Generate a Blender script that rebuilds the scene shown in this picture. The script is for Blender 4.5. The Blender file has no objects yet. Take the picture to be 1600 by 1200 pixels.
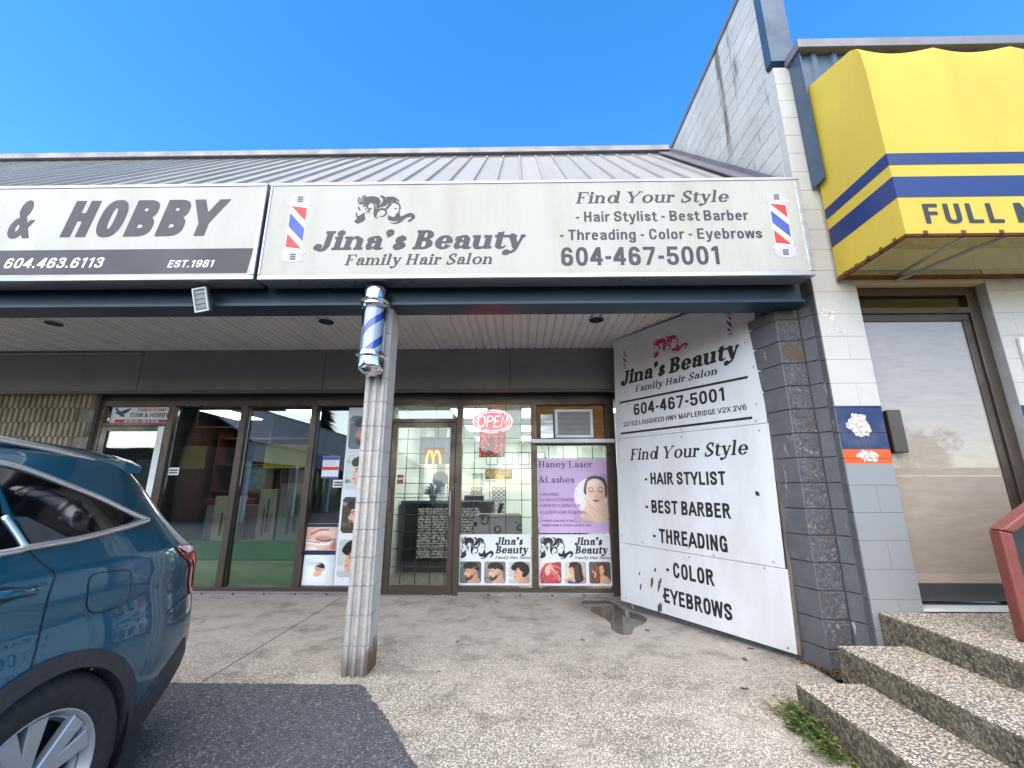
import bpy, bmesh, math, random
import numpy as np
from mathutils import Vector, Matrix
from mathutils.geometry import delaunay_2d_cdt
R=math.radians
random.seed(11); np.random.seed(11)
SC=bpy.context.scene; COL=SC.collection

# ---------------------------------------------------------------- camera, sky, sun, exposure
cam=bpy.data.cameras.new('camera'); cam.sensor_width=36; cam.lens=15.075; cam.clip_start=.05; cam.clip_end=2000
camo=bpy.data.objects.new('camera',cam); COL.objects.link(camo)
camo.location=(0,0,1.3); camo.rotation_euler=(R(90+13.8),0,R(1.0)); SC.camera=camo

SUN_DIR=Vector((-.24,-.66,.70)).normalized()
world=bpy.data.worlds.new('World'); SC.world=world; world.use_nodes=True
wt=world.node_tree; bg=wt.nodes['Background']
sky=wt.nodes.new('ShaderNodeTexSky'); sky.sky_type='NISHITA'; sky.sun_disc=False
sky.sun_elevation=math.asin(SUN_DIR.z); sky.sun_rotation=math.atan2(SUN_DIR.x,SUN_DIR.y)
sky.air_density=1.0; sky.dust_density=.25; sky.ozone_density=2.2; sky.altitude=200
hs=wt.nodes.new('ShaderNodeHueSaturation'); hs.inputs['Saturation'].default_value=1.34
wt.links.new(sky.outputs[0],hs.inputs['Color']); wt.links.new(hs.outputs[0],bg.inputs['Color'])
bg.inputs['Strength'].default_value=.15
sl=bpy.data.lights.new('sun','SUN'); sl.energy=2.3; sl.angle=R(95); sl.color=(1,.845,.585)
so=bpy.data.objects.new('sun',sl); COL.objects.link(so); so.rotation_euler=(-SUN_DIR).to_track_quat('-Z','Y').to_euler()
so.location=SUN_DIR*40
SC.view_settings.view_transform='Standard'; SC.view_settings.look='None'; SC.view_settings.gamma=1
SC.view_settings.use_curve_mapping=False
SC.view_settings.exposure=1.56
SC.cycles.max_bounces=8; SC.cycles.transparent_max_bounces=16; SC.cycles.caustics_reflective=False; SC.cycles.caustics_refractive=False

# ---------------------------------------------------------------- materials
def srgb(h):
    if isinstance(h,(tuple,list)): return tuple(h)
    c=[int(h[i:i+2],16)/255 for i in (0,2,4)]
    return tuple(x/12.92 if x<.04045 else ((x+.055)/1.055)**2.4 for x in c)
def c4(c): return (*srgb(c)[:3],1)
class NT:
    def __init__(s,name):
        s.m=bpy.data.materials.new(name); s.m.use_nodes=True; s.t=s.m.node_tree; s.b=s.t.nodes['Principled BSDF']
    def n(s,typ,**kw):
        x=s.t.nodes.new('ShaderNode'+typ)
        for k,v in kw.items(): setattr(x,k,v)
        return x
    def l(s,a,b): s.t.links.new(a,b)
    def val(s,sock,v):
        if hasattr(v,'is_output') or isinstance(v,bpy.types.NodeSocket): s.l(v,sock)
        else: sock.default_value=v
    def pos(s,obj=False):
        if obj: return s.n('TexCoord').outputs['Object']
        return s.n('NewGeometry').outputs['Position']
    def noise(s,co,scale,detail=6,rough=.6,stretch=None):
        if stretch:
            mp=s.n('Mapping'); mp.inputs['Scale'].default_value=stretch; s.l(co,mp.inputs['Vector']); co=mp.outputs[0]
        x=s.n('TexNoise'); x.inputs['Scale'].default_value=scale; x.inputs['Detail'].default_value=detail; x.inputs['Roughness'].default_value=rough
        s.l(co,x.inputs['Vector']); return x.outputs['Fac']
    def ramp(s,f,*stops):
        r=s.n('ValToRGB'); e=r.color_ramp.elements
        while len(e)<len(stops): e.new(.5)
        for q,(p,c) in zip(e,stops): q.position=p; q.color=c4(c) if not isinstance(c,(int,float)) else (c,c,c,1)
        s.l(f,r.inputs[0]); return r.outputs[0]
    def mix(s,f,a,b,mode='MIX'):
        x=s.n('Mix',data_type='RGBA',blend_type=mode); 
        s.val(x.inputs[0],f); s.val(x.inputs[6],a if not isinstance(a,(str,tuple)) else c4(a)); s.val(x.inputs[7],b if not isinstance(b,(str,tuple)) else c4(b)); return x.outputs[2]
    def math(s,op,a,b=0.):
        x=s.n('Math',operation=op); s.val(x.inputs[0],a); s.val(x.inputs[1],b); return x.outputs[0]
    def mr(s,v,a,b,c=0.,d=1.):
        x=s.n('MapRange'); x.interpolation_type='SMOOTHSTEP'; s.l(v,x.inputs[0])
        for i,q in enumerate((a,b,c,d)): x.inputs[i+1].default_value=q
        return x.outputs[0]
    def xyz(s,co): 
        x=s.n('SeparateXYZ'); s.l(co,x.inputs[0]); return x.outputs
    def bump(s,h,strength=.3,dist=.01):
        x=s.n('Bump'); x.inputs['Strength'].default_value=strength; x.inputs['Distance'].default_value=dist
        s.l(h,x.inputs['Height']); s.l(x.outputs[0],s.b.inputs['Normal'])
    def base(s,c): s.val(s.b.inputs['Base Color'],c if not isinstance(c,(str,tuple)) else c4(c))
    def set(s,**k):
        for a,v in k.items(): s.val(s.b.inputs[a.replace('_',' ')],v)
        return s
MATS={}
def pm(name,c,c2=None,sc=6,rough=.6,metal=0,bump=0,bsc=60,coat=0,rnd=0,obj=False,stretch=None,spec=.5,lo=.35,hi=.68,rvar=.0):
    """plain procedural paint / metal / plastic: two-tone noise, fine relief, a little variation from piece to piece"""
    if name in MATS: return MATS[name]
    k=NT(name); co=k.pos(obj)
    c2=c2 or tuple(x*.86 for x in srgb(c)[:3])
    f=k.noise(co,sc,6,.62,stretch); col=k.ramp(f,(lo,c),(hi,c2))
    if rnd:
        oi=k.n('ObjectInfo').outputs['Random']; hv=k.n('HueSaturation'); k.l(k.mr(oi,0,1,1-rnd,1+rnd),hv.inputs['Value']); k.l(col,hv.inputs['Color']); col=hv.outputs[0]
    k.base(col); k.set(Metallic=metal,Coat_Weight=coat,Specular_IOR_Level=spec)
    k.set(Roughness=k.mr(f,.3,.7,max(rough-rvar-.05,.02),min(rough+rvar+.05,1)))
    if bump: k.bump(k.noise(co,bsc,5,.6),bump,.004)
    MATS[name]=k.m; return k.m
def emit(name,c,s):
    if name in MATS: return MATS[name]
    k=NT(name); k.base(c); k.set(Emission_Color=c4(c),Emission_Strength=s,Roughness=.4); MATS[name]=k.m; return k.m
def glass(name,tint='e8efec',refl=1.0,alpha=1.0):
    k=NT(name); t=k.t; t.nodes.remove(k.b); out=[n for n in t.nodes if n.type=='OUTPUT_MATERIAL'][0]
    tr=k.n('BsdfTransparent'); tr.inputs[0].default_value=c4(tint); gl=k.n('BsdfGlossy'); gl.inputs['Roughness'].default_value=.0; gl.inputs[0].default_value=(.92,.95,.97,1)
    fr=k.n('Fresnel'); fr.inputs['IOR'].default_value=1.6
    geo=k.pos(); wob=k.noise(geo,.9,2,.5); bp=k.n('Bump'); bp.inputs['Strength'].default_value=.05; bp.inputs['Distance'].default_value=.02; k.l(wob,bp.inputs['Height']); k.l(bp.outputs[0],gl.inputs['Normal'])
    f=k.math('MULTIPLY',fr.outputs[0],refl*1.5); f=k.math('MINIMUM',f,.95)
    mx=k.n('MixShader'); k.l(f,mx.inputs[0]); k.l(tr.outputs[0],mx.inputs[1]); k.l(gl.outputs[0],mx.inputs[2]); k.l(mx.outputs[0],out.inputs[0]); MATS[name]=k.m; return k.m

def mat_aggregate():
    k=NT('exposed_aggregate'); p=k.pos(); x,y,z=k.xyz(p)
    v=k.n('TexVoronoi'); v.inputs['Scale'].default_value=88; k.l(p,v.inputs['Vector'])
    v2=k.n('TexVoronoi'); v2.inputs['Scale'].default_value=150; k.l(p,v2.inputs['Vector'])
    s1=k.xyz(v.outputs['Color']); s2=k.xyz(v2.outputs['Color'])
    peb=k.ramp(s1[0],(0,'88837b'),(.18,'b3ab9f'),(.4,'d3cabc'),(.62,'c0b19c'),(.8,'e4ddd0'),(1,'a09d98'))
    sm=k.ramp(s2[1],(0,'5d5a56'),(.5,'b7b0a4'),(1,'d8d1c4'))
    pb=k.mix(k.mr(s1[2],.55,.6),peb,sm)
    gap=k.mr(v.outputs['Distance'],.42,.62)
    pb=k.mix(gap,pb,'827d75')
    n1=k.noise(p,1.1,6,.6); n2=k.noise(p,14,6,.65); n3=k.noise(p,3.2,7,.7)
    con=k.ramp(n2,(.3,'9a948b'),(.7,'b7b1a7')); con=k.mix(k.math('MULTIPLY',k.mr(s2[0],.2,.9),.28),con,sm)
    # the strip by the shop fronts is worn smooth, the outer apron still shows its pebbles
    w=k.mr(k.math('ADD',y,k.math('MULTIPLY',n1,1.3)),3.9,5.2)
    w=k.math('MULTIPLY',w,.9)
    col=k.mix(w,pb,con)
    dirt=k.math('MULTIPLY',k.mr(n3,.46,.70),.6); col=k.mix(dirt,col,'57524b')
    col=k.mix(k.math('MULTIPLY',k.mr(n1,.45,.75),.3),col,'d2cabb')
    v3=k.n('TexVoronoi'); v3.inputs['Scale'].default_value=2.6; k.l(p,v3.inputs['Vector']); col=k.mix(k.math('MULTIPLY',k.mr(k.math('ADD',v3.outputs['Distance'],k.math('MULTIPLY',n2,.03)),.062,.045),.6),col,'3b3732')      # old gum and drips
    wx=k.math('SUBTRACT',x,1.0); wy=k.math('SUBTRACT',y,5.35); wd=k.math('SQRT',k.math('ADD',k.math('MULTIPLY',wx,wx),k.math('MULTIPLY',k.math('MULTIPLY',wy,wy),.8)))
    wet=k.mr(k.math('ADD',wd,k.math('MULTIPLY',n3,.5)),.85,.55); col=k.mix(k.math('MULTIPLY',wet,.45),col,'4a443b')
    k.base(col); k.set(Roughness=.85)
    h=k.math('MULTIPLY',k.math('SUBTRACT',1.,v.outputs['Distance']),k.math('SUBTRACT',1.,w)); h=k.math('ADD',h,k.math('MULTIPLY',n2,.3)); k.bump(h,.55,.006)
    MATS['exposed_aggregate']=k.m; return k.m
def mat_step():
    k=NT('step_aggregate'); p=k.pos(); g=k.n('NewGeometry'); nz=k.xyz(g.outputs['Normal'])[2]
    v=k.n('TexVoronoi'); v.inputs['Scale'].default_value=82; k.l(p,v.inputs['Vector']); s1=k.xyz(v.outputs['Color'])
    peb=k.ramp(s1[0],(0,'77726c'),(.2,'a79e92'),(.45,'d8cbb8'),(.65,'bda88c'),(.82,'f0e8da'),(1,'96928c'))
    peb=k.mix(k.mr(v.outputs['Distance'],.42,.62),peb,'6c675e')
    n=k.noise(p,5,7,.7); n2=k.noise(p,30,5,.7)
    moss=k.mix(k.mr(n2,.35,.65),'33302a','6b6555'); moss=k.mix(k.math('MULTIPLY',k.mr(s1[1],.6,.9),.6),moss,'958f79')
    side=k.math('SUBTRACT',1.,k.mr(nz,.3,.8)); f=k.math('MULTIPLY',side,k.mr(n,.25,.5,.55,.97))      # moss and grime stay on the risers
    col=k.mix(f,peb,moss); k.base(col); k.set(Roughness=.9)
    k.bump(k.math('SUBTRACT',1.,v.outputs['Distance']),.7,.008); MATS['step_aggregate']=k.m; return k.m
def mat_asphalt():
    k=NT('asphalt'); p=k.pos(); v=k.n('TexVoronoi'); v.inputs['Scale'].default_value=110; k.l(p,v.inputs['Vector']); s=k.xyz(v.outputs['Color'])
    n=k.noise(p,1.4,7,.65); col=k.ramp(s[0],(0,'33353a'),(.6,'4d5056'),(.93,'666970'),(1,'92928f')); col=k.mix(k.math('MULTIPLY',k.mr(n,.4,.7),.35),col,'5a5d62')
    k.base(col); k.set(Roughness=.85); k.bump(v.outputs['Distance'],.6,.006); MATS['asphalt']=k.m; return k.m
def mat_painted_front():
    """corner shop front: white, blue and orange bands over grey, painted straight on the blocks"""
    k=NT('banded_wall_paint'); p=k.pos(); x,y,z=k.xyz(p); n=k.noise(p,5,7,.65); n2=k.noise(p,38,5,.65)
    zz=k.math('ADD',z,k.math('MULTIPLY',k.math('SUBTRACT',n2,.5),.006))
    st=lambda h: k.mr(zz,h-.002,h+.002)
    col=k.mix(st(1.494),'84878a','c9541e'); col=k.mix(st(1.602),col,'1a2f5a'); col=k.mix(st(1.946),col,'bcbab6')
    col=k.mix(k.math('MULTIPLY',k.mr(n,.45,.75),.22),col,'8c8378')
    # two patches where the paint has come off
    n4=k.noise(p,17,3,.55); n5=k.noise(p,9,2,.5)
    def patch(cx,cz,rx,rz):
        a=k.math('DIVIDE',k.math('SUBTRACT',k.math('ADD',x,k.math('MULTIPLY',k.math('SUBTRACT',n5,.5),.16)),cx),rx); b=k.math('DIVIDE',k.math('SUBTRACT',k.math('ADD',z,k.math('MULTIPLY',k.math('SUBTRACT',n4,.5),.14)),cz),rz)
        d=k.math('ADD',k.math('SQRT',k.math('ADD',k.math('MULTIPLY',a,a),k.math('MULTIPLY',b,b))),k.math('MULTIPLY',k.math('SUBTRACT',n2,.5),.28)); return k.mr(d,1.03,.98)
    m=k.math('MAXIMUM',patch(2.68,1.80,.085,.085),patch(2.70,1.555,.075,.04)); m=k.math('MAXIMUM',m,patch(2.60,2.72,.04,.05)); m=k.math('MAXIMUM',m,patch(2.66,2.58,.09,.012))
    col=k.mix(m,col,k.mix(k.mr(n2,.4,.6),'d8d4cc','a39e95')); k.base(col); k.set(Roughness=.62); k.bump(k.math('SUBTRACT',n2,k.math('MULTIPLY',m,.5)),.22,.004); MATS['banded_wall_paint']=k.m; return k.m
def mat_white_side():
    k=NT('weathered_white_paint'); p=k.pos(); n=k.noise(p,2.2,8,.7); n2=k.noise(p,26,6,.7); st=k.noise(p,3.0,7,.75,(1,3.2,.35))
    oi=k.n('ObjectInfo').outputs['Random']
    col=k.ramp(n,(.3,'c9c8c5'),(.7,'acaaa6')); col=k.mix(k.math('MULTIPLY',k.mr(oi,.0,1.),.14),col,'9a9792')
    y=k.xyz(p)[1]; z=k.xyz(p)[2]; yw=k.math('ADD',y,k.math('MULTIPLY',k.math('SUBTRACT',n2,.5),.12))
    run=k.math('MAXIMUM',k.math('MULTIPLY',k.math('MULTIPLY',k.mr(k.math('ABSOLUTE',k.math('SUBTRACT',yw,4.32)),.085,.02),k.mr(z,5.0,5.4)),k.mr(st,.36,.52)),k.math('MULTIPLY',k.math('MULTIPLY',k.mr(k.math('ABSOLUTE',k.math('SUBTRACT',yw,4.02)),.12,.03),k.mr(z,5.5,5.9)),k.mr(st,.45,.65)))
    col=k.mix(k.math('MULTIPLY',run,.85),col,'4f4636')      # rain streaks below the coping
    col=k.mix(k.math('MULTIPLY',k.mr(st,.58,.70),.85),col,'5b5140'); col=k.mix(k.math('MULTIPLY',k.mr(n2,.62,.72),.5),col,'8a857c')
    k.base(col); k.set(Roughness=.75); k.bump(n2,.35,.006); MATS['weathered_white_paint']=k.m; return k.m
def mat_dark_block():
    k=NT('dark_grey_block_paint'); p=k.pos(); n=k.noise(p,9,8,.72); n2=k.noise(p,60,5,.7); st=k.noise(p,10,6,.7,(1,1,.25))
    oi=k.n('ObjectInfo').outputs['Random']
    col=k.ramp(n,(.3,'54565a'),(.7,'66686b')); col=k.mix(k.math('MULTIPLY',oi,.25),col,'44464a')
    col=k.mix(k.math('MULTIPLY',k.mr(st,.62,.68),.65),col,'b9b9b6'); col=k.mix(k.math('MULTIPLY',k.mr(n,.66,.74),.7),col,'6f6247')
    k.base(col); k.set(Roughness=.55); k.bump(n2,.4,.005); MATS['dark_grey_block_paint']=k.m; return k.m
def mat_worn_block():
    k=NT('worn_pier_face'); p=k.pos(); n=k.noise(p,11,8,.75); n2=k.noise(p,48,6,.75); n3=k.noise(p,5.5,6,.7); z=k.xyz(p)[2]
    col=k.ramp(n2,(.36,'3a3c40'),(.56,'55565a'),(.72,'9a978d')); col=k.mix(k.math('MULTIPLY',k.mr(n,.52,.62),.9),col,'565963')
    col=k.mix(k.math('MULTIPLY',k.mr(n3,.60,.68),.9),col,'5a4630'); col=k.mix(k.math('MULTIPLY',k.mr(n,.40,.31),.9),col,'c6c3b8')
    col=k.mix(k.math('MULTIPLY',k.mr(k.math('ADD',z,k.math('MULTIPLY',n,.5)),2.85,3.1),.85),col,'55553a')
    k.base(col); k.set(Roughness=.85); k.bump(n2,.9,.01); MATS['worn_pier_face']=k.m; return k.m
def mat_column():
    k=NT('fluted_concrete'); p=k.pos(); n=k.noise(p,7,7,.7); n2=k.noise(p,70,4,.7); v=k.n('TexVoronoi'); v.inputs['Scale'].default_value=55; k.l(p,v.inputs['Vector']); z=k.xyz(p)[2]; x=k.xyz(p)[0]
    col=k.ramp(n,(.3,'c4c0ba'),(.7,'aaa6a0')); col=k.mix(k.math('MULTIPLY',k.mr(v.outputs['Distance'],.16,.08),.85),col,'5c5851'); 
    col=k.mix(k.math('MULTIPLY',k.mr(n2,.55,.7),.35),col,'827d76')
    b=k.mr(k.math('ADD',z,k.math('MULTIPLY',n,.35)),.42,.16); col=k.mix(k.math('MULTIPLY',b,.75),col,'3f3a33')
    rs=k.math('MULTIPLY',k.mr(k.math('ADD',z,k.math('MULTIPLY',n,.5)),.48,.36),k.mr(x,-1.13,-1.10)); col=k.mix(k.math('MULTIPLY',rs,.8),col,'6e4526')
    k.base(col); k.set(Roughness=.9); k.bump(k.math('SUBTRACT',n2,k.mr(v.outputs['Distance'],.18,.06)),.8,.009); MATS['fluted_concrete']=k.m; return k.m
def mat_car(name,c,c2):
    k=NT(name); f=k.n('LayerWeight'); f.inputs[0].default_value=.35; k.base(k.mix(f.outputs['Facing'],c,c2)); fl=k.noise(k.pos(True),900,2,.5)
    k.set(Metallic=.62,Roughness=k.mr(fl,.3,.7,.26,.40),Coat_Weight=1.,Coat_Roughness=.015,Specular_IOR_Level=.6); MATS[name]=k.m; return k.m
def mat_soffit():
    k=NT('vented_vinyl'); p=k.pos(); x,y,z=k.xyz(p)
    a=k.math('PINGPONG',k.math('MULTIPLY',y,1),.0125); b=k.math('PINGPONG',x,.006); hole=k.math('MULTIPLY',k.mr(a,.0075,.0055),k.mr(b,.0042,.003))
    n=k.noise(p,3,6,.6); col=k.ramp(n,(.3,'efece8'),(.7,'e2dfda')); col=k.mix(k.math('MULTIPLY',hole,.75),col,'3d3a38'); k.base(col); k.set(Roughness=.5); MATS['vented_vinyl']=k.m; return k.m
def mat_filmed():
    k=NT('filmed_door_glass'); p=k.pos(); n=k.noise(p,4,7,.7,(1,1,5)); n2=k.noise(p,12,7,.75,(.5,1,7)); n3=k.noise(p,60,3,.6)
    col=k.ramp(n,(.3,'a6988b'),(.7,'948678')); col=k.mix(k.math('MULTIPLY',k.mr(n2,.63,.72),.45),col,'6a6057'); col=k.mix(k.math('MULTIPLY',k.mr(n3,.72,.76),.5),col,'d9d4cd')
    k.base(col); k.set(Roughness=.75,Coat_Weight=1.,Coat_Roughness=.03,Coat_IOR=1.75); MATS['filmed_door_glass']=k.m; return k.m
def mat_print():
    k=NT('photo_print'); a=k.n('Attribute'); a.attribute_name='print'; k.base(a.outputs['Color']); k.set(Roughness=.35); MATS['photo_print']=k.m; return k.m

# ---------------------------------------------------------------- building blocks
WL={}                                    # world location of every object built (none of the parents is rotated at build time)
class Fr:                                # a plane in space: u to the right, v up, d out towards the viewer
    def __init__(s,o,u,v,n): s.o=Vector(o); s.u=Vector(u); s.v=Vector(v); s.n=Vector(n)
    def p(s,u,v,d=0): return s.o+s.u*u+s.v*v+s.n*d
def flat(Y,x=0,z=0): return Fr((x,Y,z),(1,0,0),(0,0,1),(0,-1,0))
def tag(o,label=None,cat=None,group=None,kind=None):
    for k,v in (('label',label),('category',cat),('group',group),('kind',kind)):
        if v: o[k]=v
    return o
def thing(name,loc,label,cat,group=None,kind=None):
    o=bpy.data.objects.new(name,None); o.empty_display_size=.2; o.location=loc; COL.objects.link(o); WL[o.name]=Vector(loc); return tag(o,label,cat,group,kind)
def link(name,me,parent,loc):
    o=bpy.data.objects.new(name,me); COL.objects.link(o); loc=Vector(loc)
    if parent: o.parent=parent; o.location=loc-WL[parent.name]
    else: o.location=loc
    WL[o.name]=loc; return o
class MB:
    def __init__(s): s.v=[]; s.f=[]; s.mi=[]; s.m=0
    def add(s,V,F):
        k=len(s.v); s.v+=[tuple(v) for v in V]; s.f+=[tuple(i+k for i in f) for f in F]; s.mi+=[s.m]*len(F); return s
    def box(s,x0,y0,z0,x1,y1,z1):
        return s.add([(x0,y0,z0),(x1,y0,z0),(x1,y1,z0),(x0,y1,z0),(x0,y0,z1),(x1,y0,z1),(x1,y1,z1),(x0,y1,z1)],[(0,3,2,1),(4,5,6,7),(0,1,5,4),(1,2,6,5),(2,3,7,6),(3,0,4,7)])
    def fbox(s,fr,u0,v0,d0,u1,v1,d1):
        P=[fr.p(u,v,d) for d in (d0,d1) for u,v in ((u0,v0),(u1,v0),(u1,v1),(u0,v1))]
        return s.add(P,[(0,3,2,1),(4,5,6,7),(0,1,5,4),(1,2,6,5),(2,3,7,6),(3,0,4,7)])
    def prism(s,P,Q):                     # two matching rings of points
        n=len(P); return s.add(list(P)+list(Q),[tuple(range(n))[::-1],tuple(range(n,2*n))]+[(i,(i+1)%n,n+(i+1)%n,n+i) for i in range(n)])
    def fprism(s,fr,P,d0,d1): return s.prism([fr.p(u,v,d0) for u,v in P],[fr.p(u,v,d1) for u,v in P])
    def fpoly(s,fr,P,d): return s.add([fr.p(u,v,d) for u,v in P],[tuple(range(len(P)))])
    def tube(s,path,r,n=8,caps=True):
        P=[Vector(p) for p in path]; rr=r if isinstance(r,(list,tuple)) else [r]*len(P); k=len(s.v); up=None
        for i,p in enumerate(P):
            t=(P[min(i+1,len(P)-1)]-P[max(i-1,0)]).normalized()
            if up is None: up=Vector((0,0,1)) if abs(t.z)<.9 else Vector((1,0,0))
            a=t.cross(up).normalized(); b=a.cross(t).normalized(); up=b
            s.v+=[tuple(p+a*math.cos(q)*rr[i]+b*math.sin(q)*rr[i]) for q in [2*math.pi*j/n for j in range(n)]]
        for i in range(len(P)-1):
            for j in range(n):
                s.f.append((k+i*n+j,k+i*n+(j+1)%n,k+(i+1)*n+(j+1)%n,k+(i+1)*n+j)); s.mi.append(s.m)
        if caps:
            s.f.append(tuple(k+j for j in range(n))[::-1]); s.mi.append(s.m); m=k+(len(P)-1)*n; s.f.append(tuple(m+j for j in range(n))); s.mi.append(s.m)
        return s
    def lathe(s,prof,c,n=24,axis='z',caps=True):    # prof: (radius, height)
        k=len(s.v); c=Vector(c)
        for r,h in prof:
            for j in range(n):
                a=2*math.pi*j/n; x,y=r*math.cos(a),r*math.sin(a)
                s.v.append(tuple(c+(Vector((x,y,h)) if axis=='z' else Vector((h,x,y)) if axis=='x' else Vector((x,h,y)))))
        for i in range(len(prof)-1):
            for j in range(n): s.f.append((k+i*n+j,k+i*n+(j+1)%n,k+(i+1)*n+(j+1)%n,k+(i+1)*n+j)); s.mi.append(s.m)
        if caps: s.f.append(tuple(k+j for j in range(n))[::-1]); m=k+(len(prof)-1)*n; s.f.append(tuple(m+j for j in range(n))); s.mi+=[s.m,s.m]
        return s
    def build(s,name,mat,parent=None,smooth=False,bevel=0,seg=1,loc=None,fix=True):
        if loc is None:
            if parent: loc=WL[parent.name]
            else:
                a=np.array(s.v); loc=Vector(((a[:,0].min()+a[:,0].max())/2,(a[:,1].min()+a[:,1].max())/2,a[:,2].min()))
        loc=Vector(loc); me=bpy.data.meshes.new(name); me.from_pydata([tuple(Vector(v)-loc) for v in s.v],[],s.f)
        for m in (mat if isinstance(mat,(list,tuple)) else [mat]): me.materials.append(m)
        if isinstance(mat,(list,tuple)): me.polygons.foreach_set('material_index',s.mi)
        if fix or bevel:
            bm=bmesh.new(); bm.from_mesh(me)
            if fix: bmesh.ops.recalc_face_normals(bm,faces=bm.faces)
            if bevel: bmesh.ops.bevel(bm,geom=[e for e in bm.edges if len(e.link_faces)==2 and e.calc_face_angle(0)>.5],offset=bevel,segments=seg,affect='EDGES',profile=.5,clamp_overlap=True)
            bm.to_mesh(me); bm.free()
        if smooth:
            me.polygons.foreach_set('use_smooth',[True]*len(me.polygons))
            if smooth!='all': me.set_sharp_from_angle(angle=R(38))
        me.update(); return link(name,me,parent,loc)
def kids(o): return [c for c in list(bpy.data.objects) if c.parent==o]
def copy_tree(o,CH,parent=None):
    c=o.copy(); COL.objects.link(c)
    if parent: c.parent=parent
    for ch in CH.get(o.name,[]): copy_tree(ch,CH,c)
    return c
def child_map():
    d={}
    for o in COL.objects:
        if o.parent: d.setdefault(o.parent.name,[]).append(o)
    return d
def place(name,me,parent,loc,rz=0,scale=None):
    o=link(name,me,parent,loc); o.rotation_euler.z=rz
    if scale: o.scale=scale
    return o
def fill_mesh(loops):
    cu=bpy.data.curves.new('outline','CURVE'); cu.dimensions='2D'; cu.fill_mode='BOTH'
    for l in loops:
        s=cu.splines.new('POLY'); s.points.add(len(l)-1); s.points.foreach_set('co',[q for p in l for q in (p[0],p[1],0,1)]); s.use_cyclic_u=True
    t=bpy.data.objects.new('outline',cu); me=bpy.data.meshes.new_from_object(t); bpy.data.objects.remove(t); bpy.data.curves.remove(cu)
    V=[(v.co.x,v.co.y) for v in me.vertices]; F=[tuple(p.vertices) for p in me.polygons]; bpy.data.meshes.remove(me); return V,F
def fill(glyphs,fr,name,mat,parent,d=.0015,sx=1,sy=1,u0=0,v0=0):
    """flat print: each glyph is a list of outlines"""
    if len(glyphs) and isinstance(glyphs[0],np.ndarray): glyphs=[glyphs]
    m=MB()
    for i,g in enumerate(glyphs):
        V,F=fill_mesh(g); m.add([fr.p(u0+x*sx,v0+y*sy,d+.00012*(i%2)) for x,y in V],F)
    return m.build(name,mat,parent,fix=False,loc=None if parent else fr.p(u0,v0,d))
def text(glyphs,fr,name,mat,parent,u0,u1,vb,cap,capem=.70,d=.0015):
    xs=np.concatenate([l[:,0] for g in glyphs for l in g]); sx=(u1-u0)/(xs.max()-xs.min()); sy=cap/capem
    return fill(glyphs,fr,name,mat,parent,d,sx,sy,u0-xs.min()*sx,vb)
def grid_print(img,fr,u0,v0,u1,v1,d,name,parent,corner=.12,label=None):
    """a printed photograph: a flat sheet whose cells carry the print's colours"""
    n,m,_=img.shape; loc=WL[parent.name]; V=[];keep={};F=[];C=[]
    for j in range(n+1):
        for i in range(m+1): V.append(fr.p(u0+(u1-u0)*i/m,v1-(v1-v0)*j/n,d)-loc)
    asp=(v1-v0)/(u1-u0)
    for j in range(n):
        for i in range(m):
            x=(i+.5)/m; y=(j+.5)/n*asp; r=corner
            qx=max(r-x,0,x-1+r); qy=max(r-y,0,y-asp+r)
            if qx*qx+qy*qy>r*r: continue
            a=j*(m+1)+i; F.append((a,a+m+1,a+m+2,a+1)); C.append(img[j,i])
    me=bpy.data.meshes.new(name); me.from_pydata([tuple(v) for v in V],[],F)
    at=me.attributes.new('print','FLOAT_COLOR','FACE'); at.data.foreach_set('color',np.c_[np.array(C),np.ones(len(C))].astype(np.float32).ravel())
    me.materials.append(MATS['photo_print']); me.update(); o=link(name,me,parent,loc)
    if label: o['label']=label
    return o
# ---- serif lettering drawn from strokes: a signed field per letter, its zero line traced to outlines
GX=np.arange(-.30,1.30,.0085); GY=np.arange(-.34,.92,.0085)
PX,PY=np.meshgrid(GX,GY)
def seg(x0,y0,r0,x1,y1,r1):
    dx,dy=x1-x0,y1-y0; t=np.clip(((PX-x0)*dx+(PY-y0)*dy)/(dx*dx+dy*dy+1e-9),0,1)
    return np.hypot(PX-x0-t*dx,PY-y0-t*dy)-(r0+(r1-r0)*t)
def spline(P,n=9):
    P=[np.array(p,float) for p in P]; P=[2*P[0]-P[1]]+P+[2*P[-1]-P[-2]]; o=[]
    for i in range(1,len(P)-2):
        a,b,c,d=P[i-1:i+3]
        for k in range(n):
            t=k/n; o.append(.5*(2*b+(c-a)*t+(2*a-5*b+4*c-d)*t*t+(3*b-a-3*c+d)*t**3))
    o.append(P[-2]); return o
def brush(*P):
    q=spline(P); f=np.full(PX.shape,9.)
    for a,b in zip(q,q[1:]): f=np.minimum(f,seg(a[0],a[1],max(a[2],.004),b[0],b[1],max(b[2],.004)))
    return f
def box(x0,y0,x1,y1): return np.maximum(np.maximum(x0-PX,PX-x1),np.maximum(y0-PY,PY-y1))
def ell(cx,cy,a,b):
    d=np.hypot((PX-cx)/a,(PY-cy)/b); return (d-1)*min(a,b)
def U(*f): return np.minimum.reduce(f)
def S(a,*b):
    for c in b: a=np.maximum(a,-c)
    return a
def I(a,b): return np.maximum(a,b)
def ring(cx,cy,a,b,w,t): return S(ell(cx,cy,a,b),ell(cx,cy,a-w,b-t))
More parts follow.
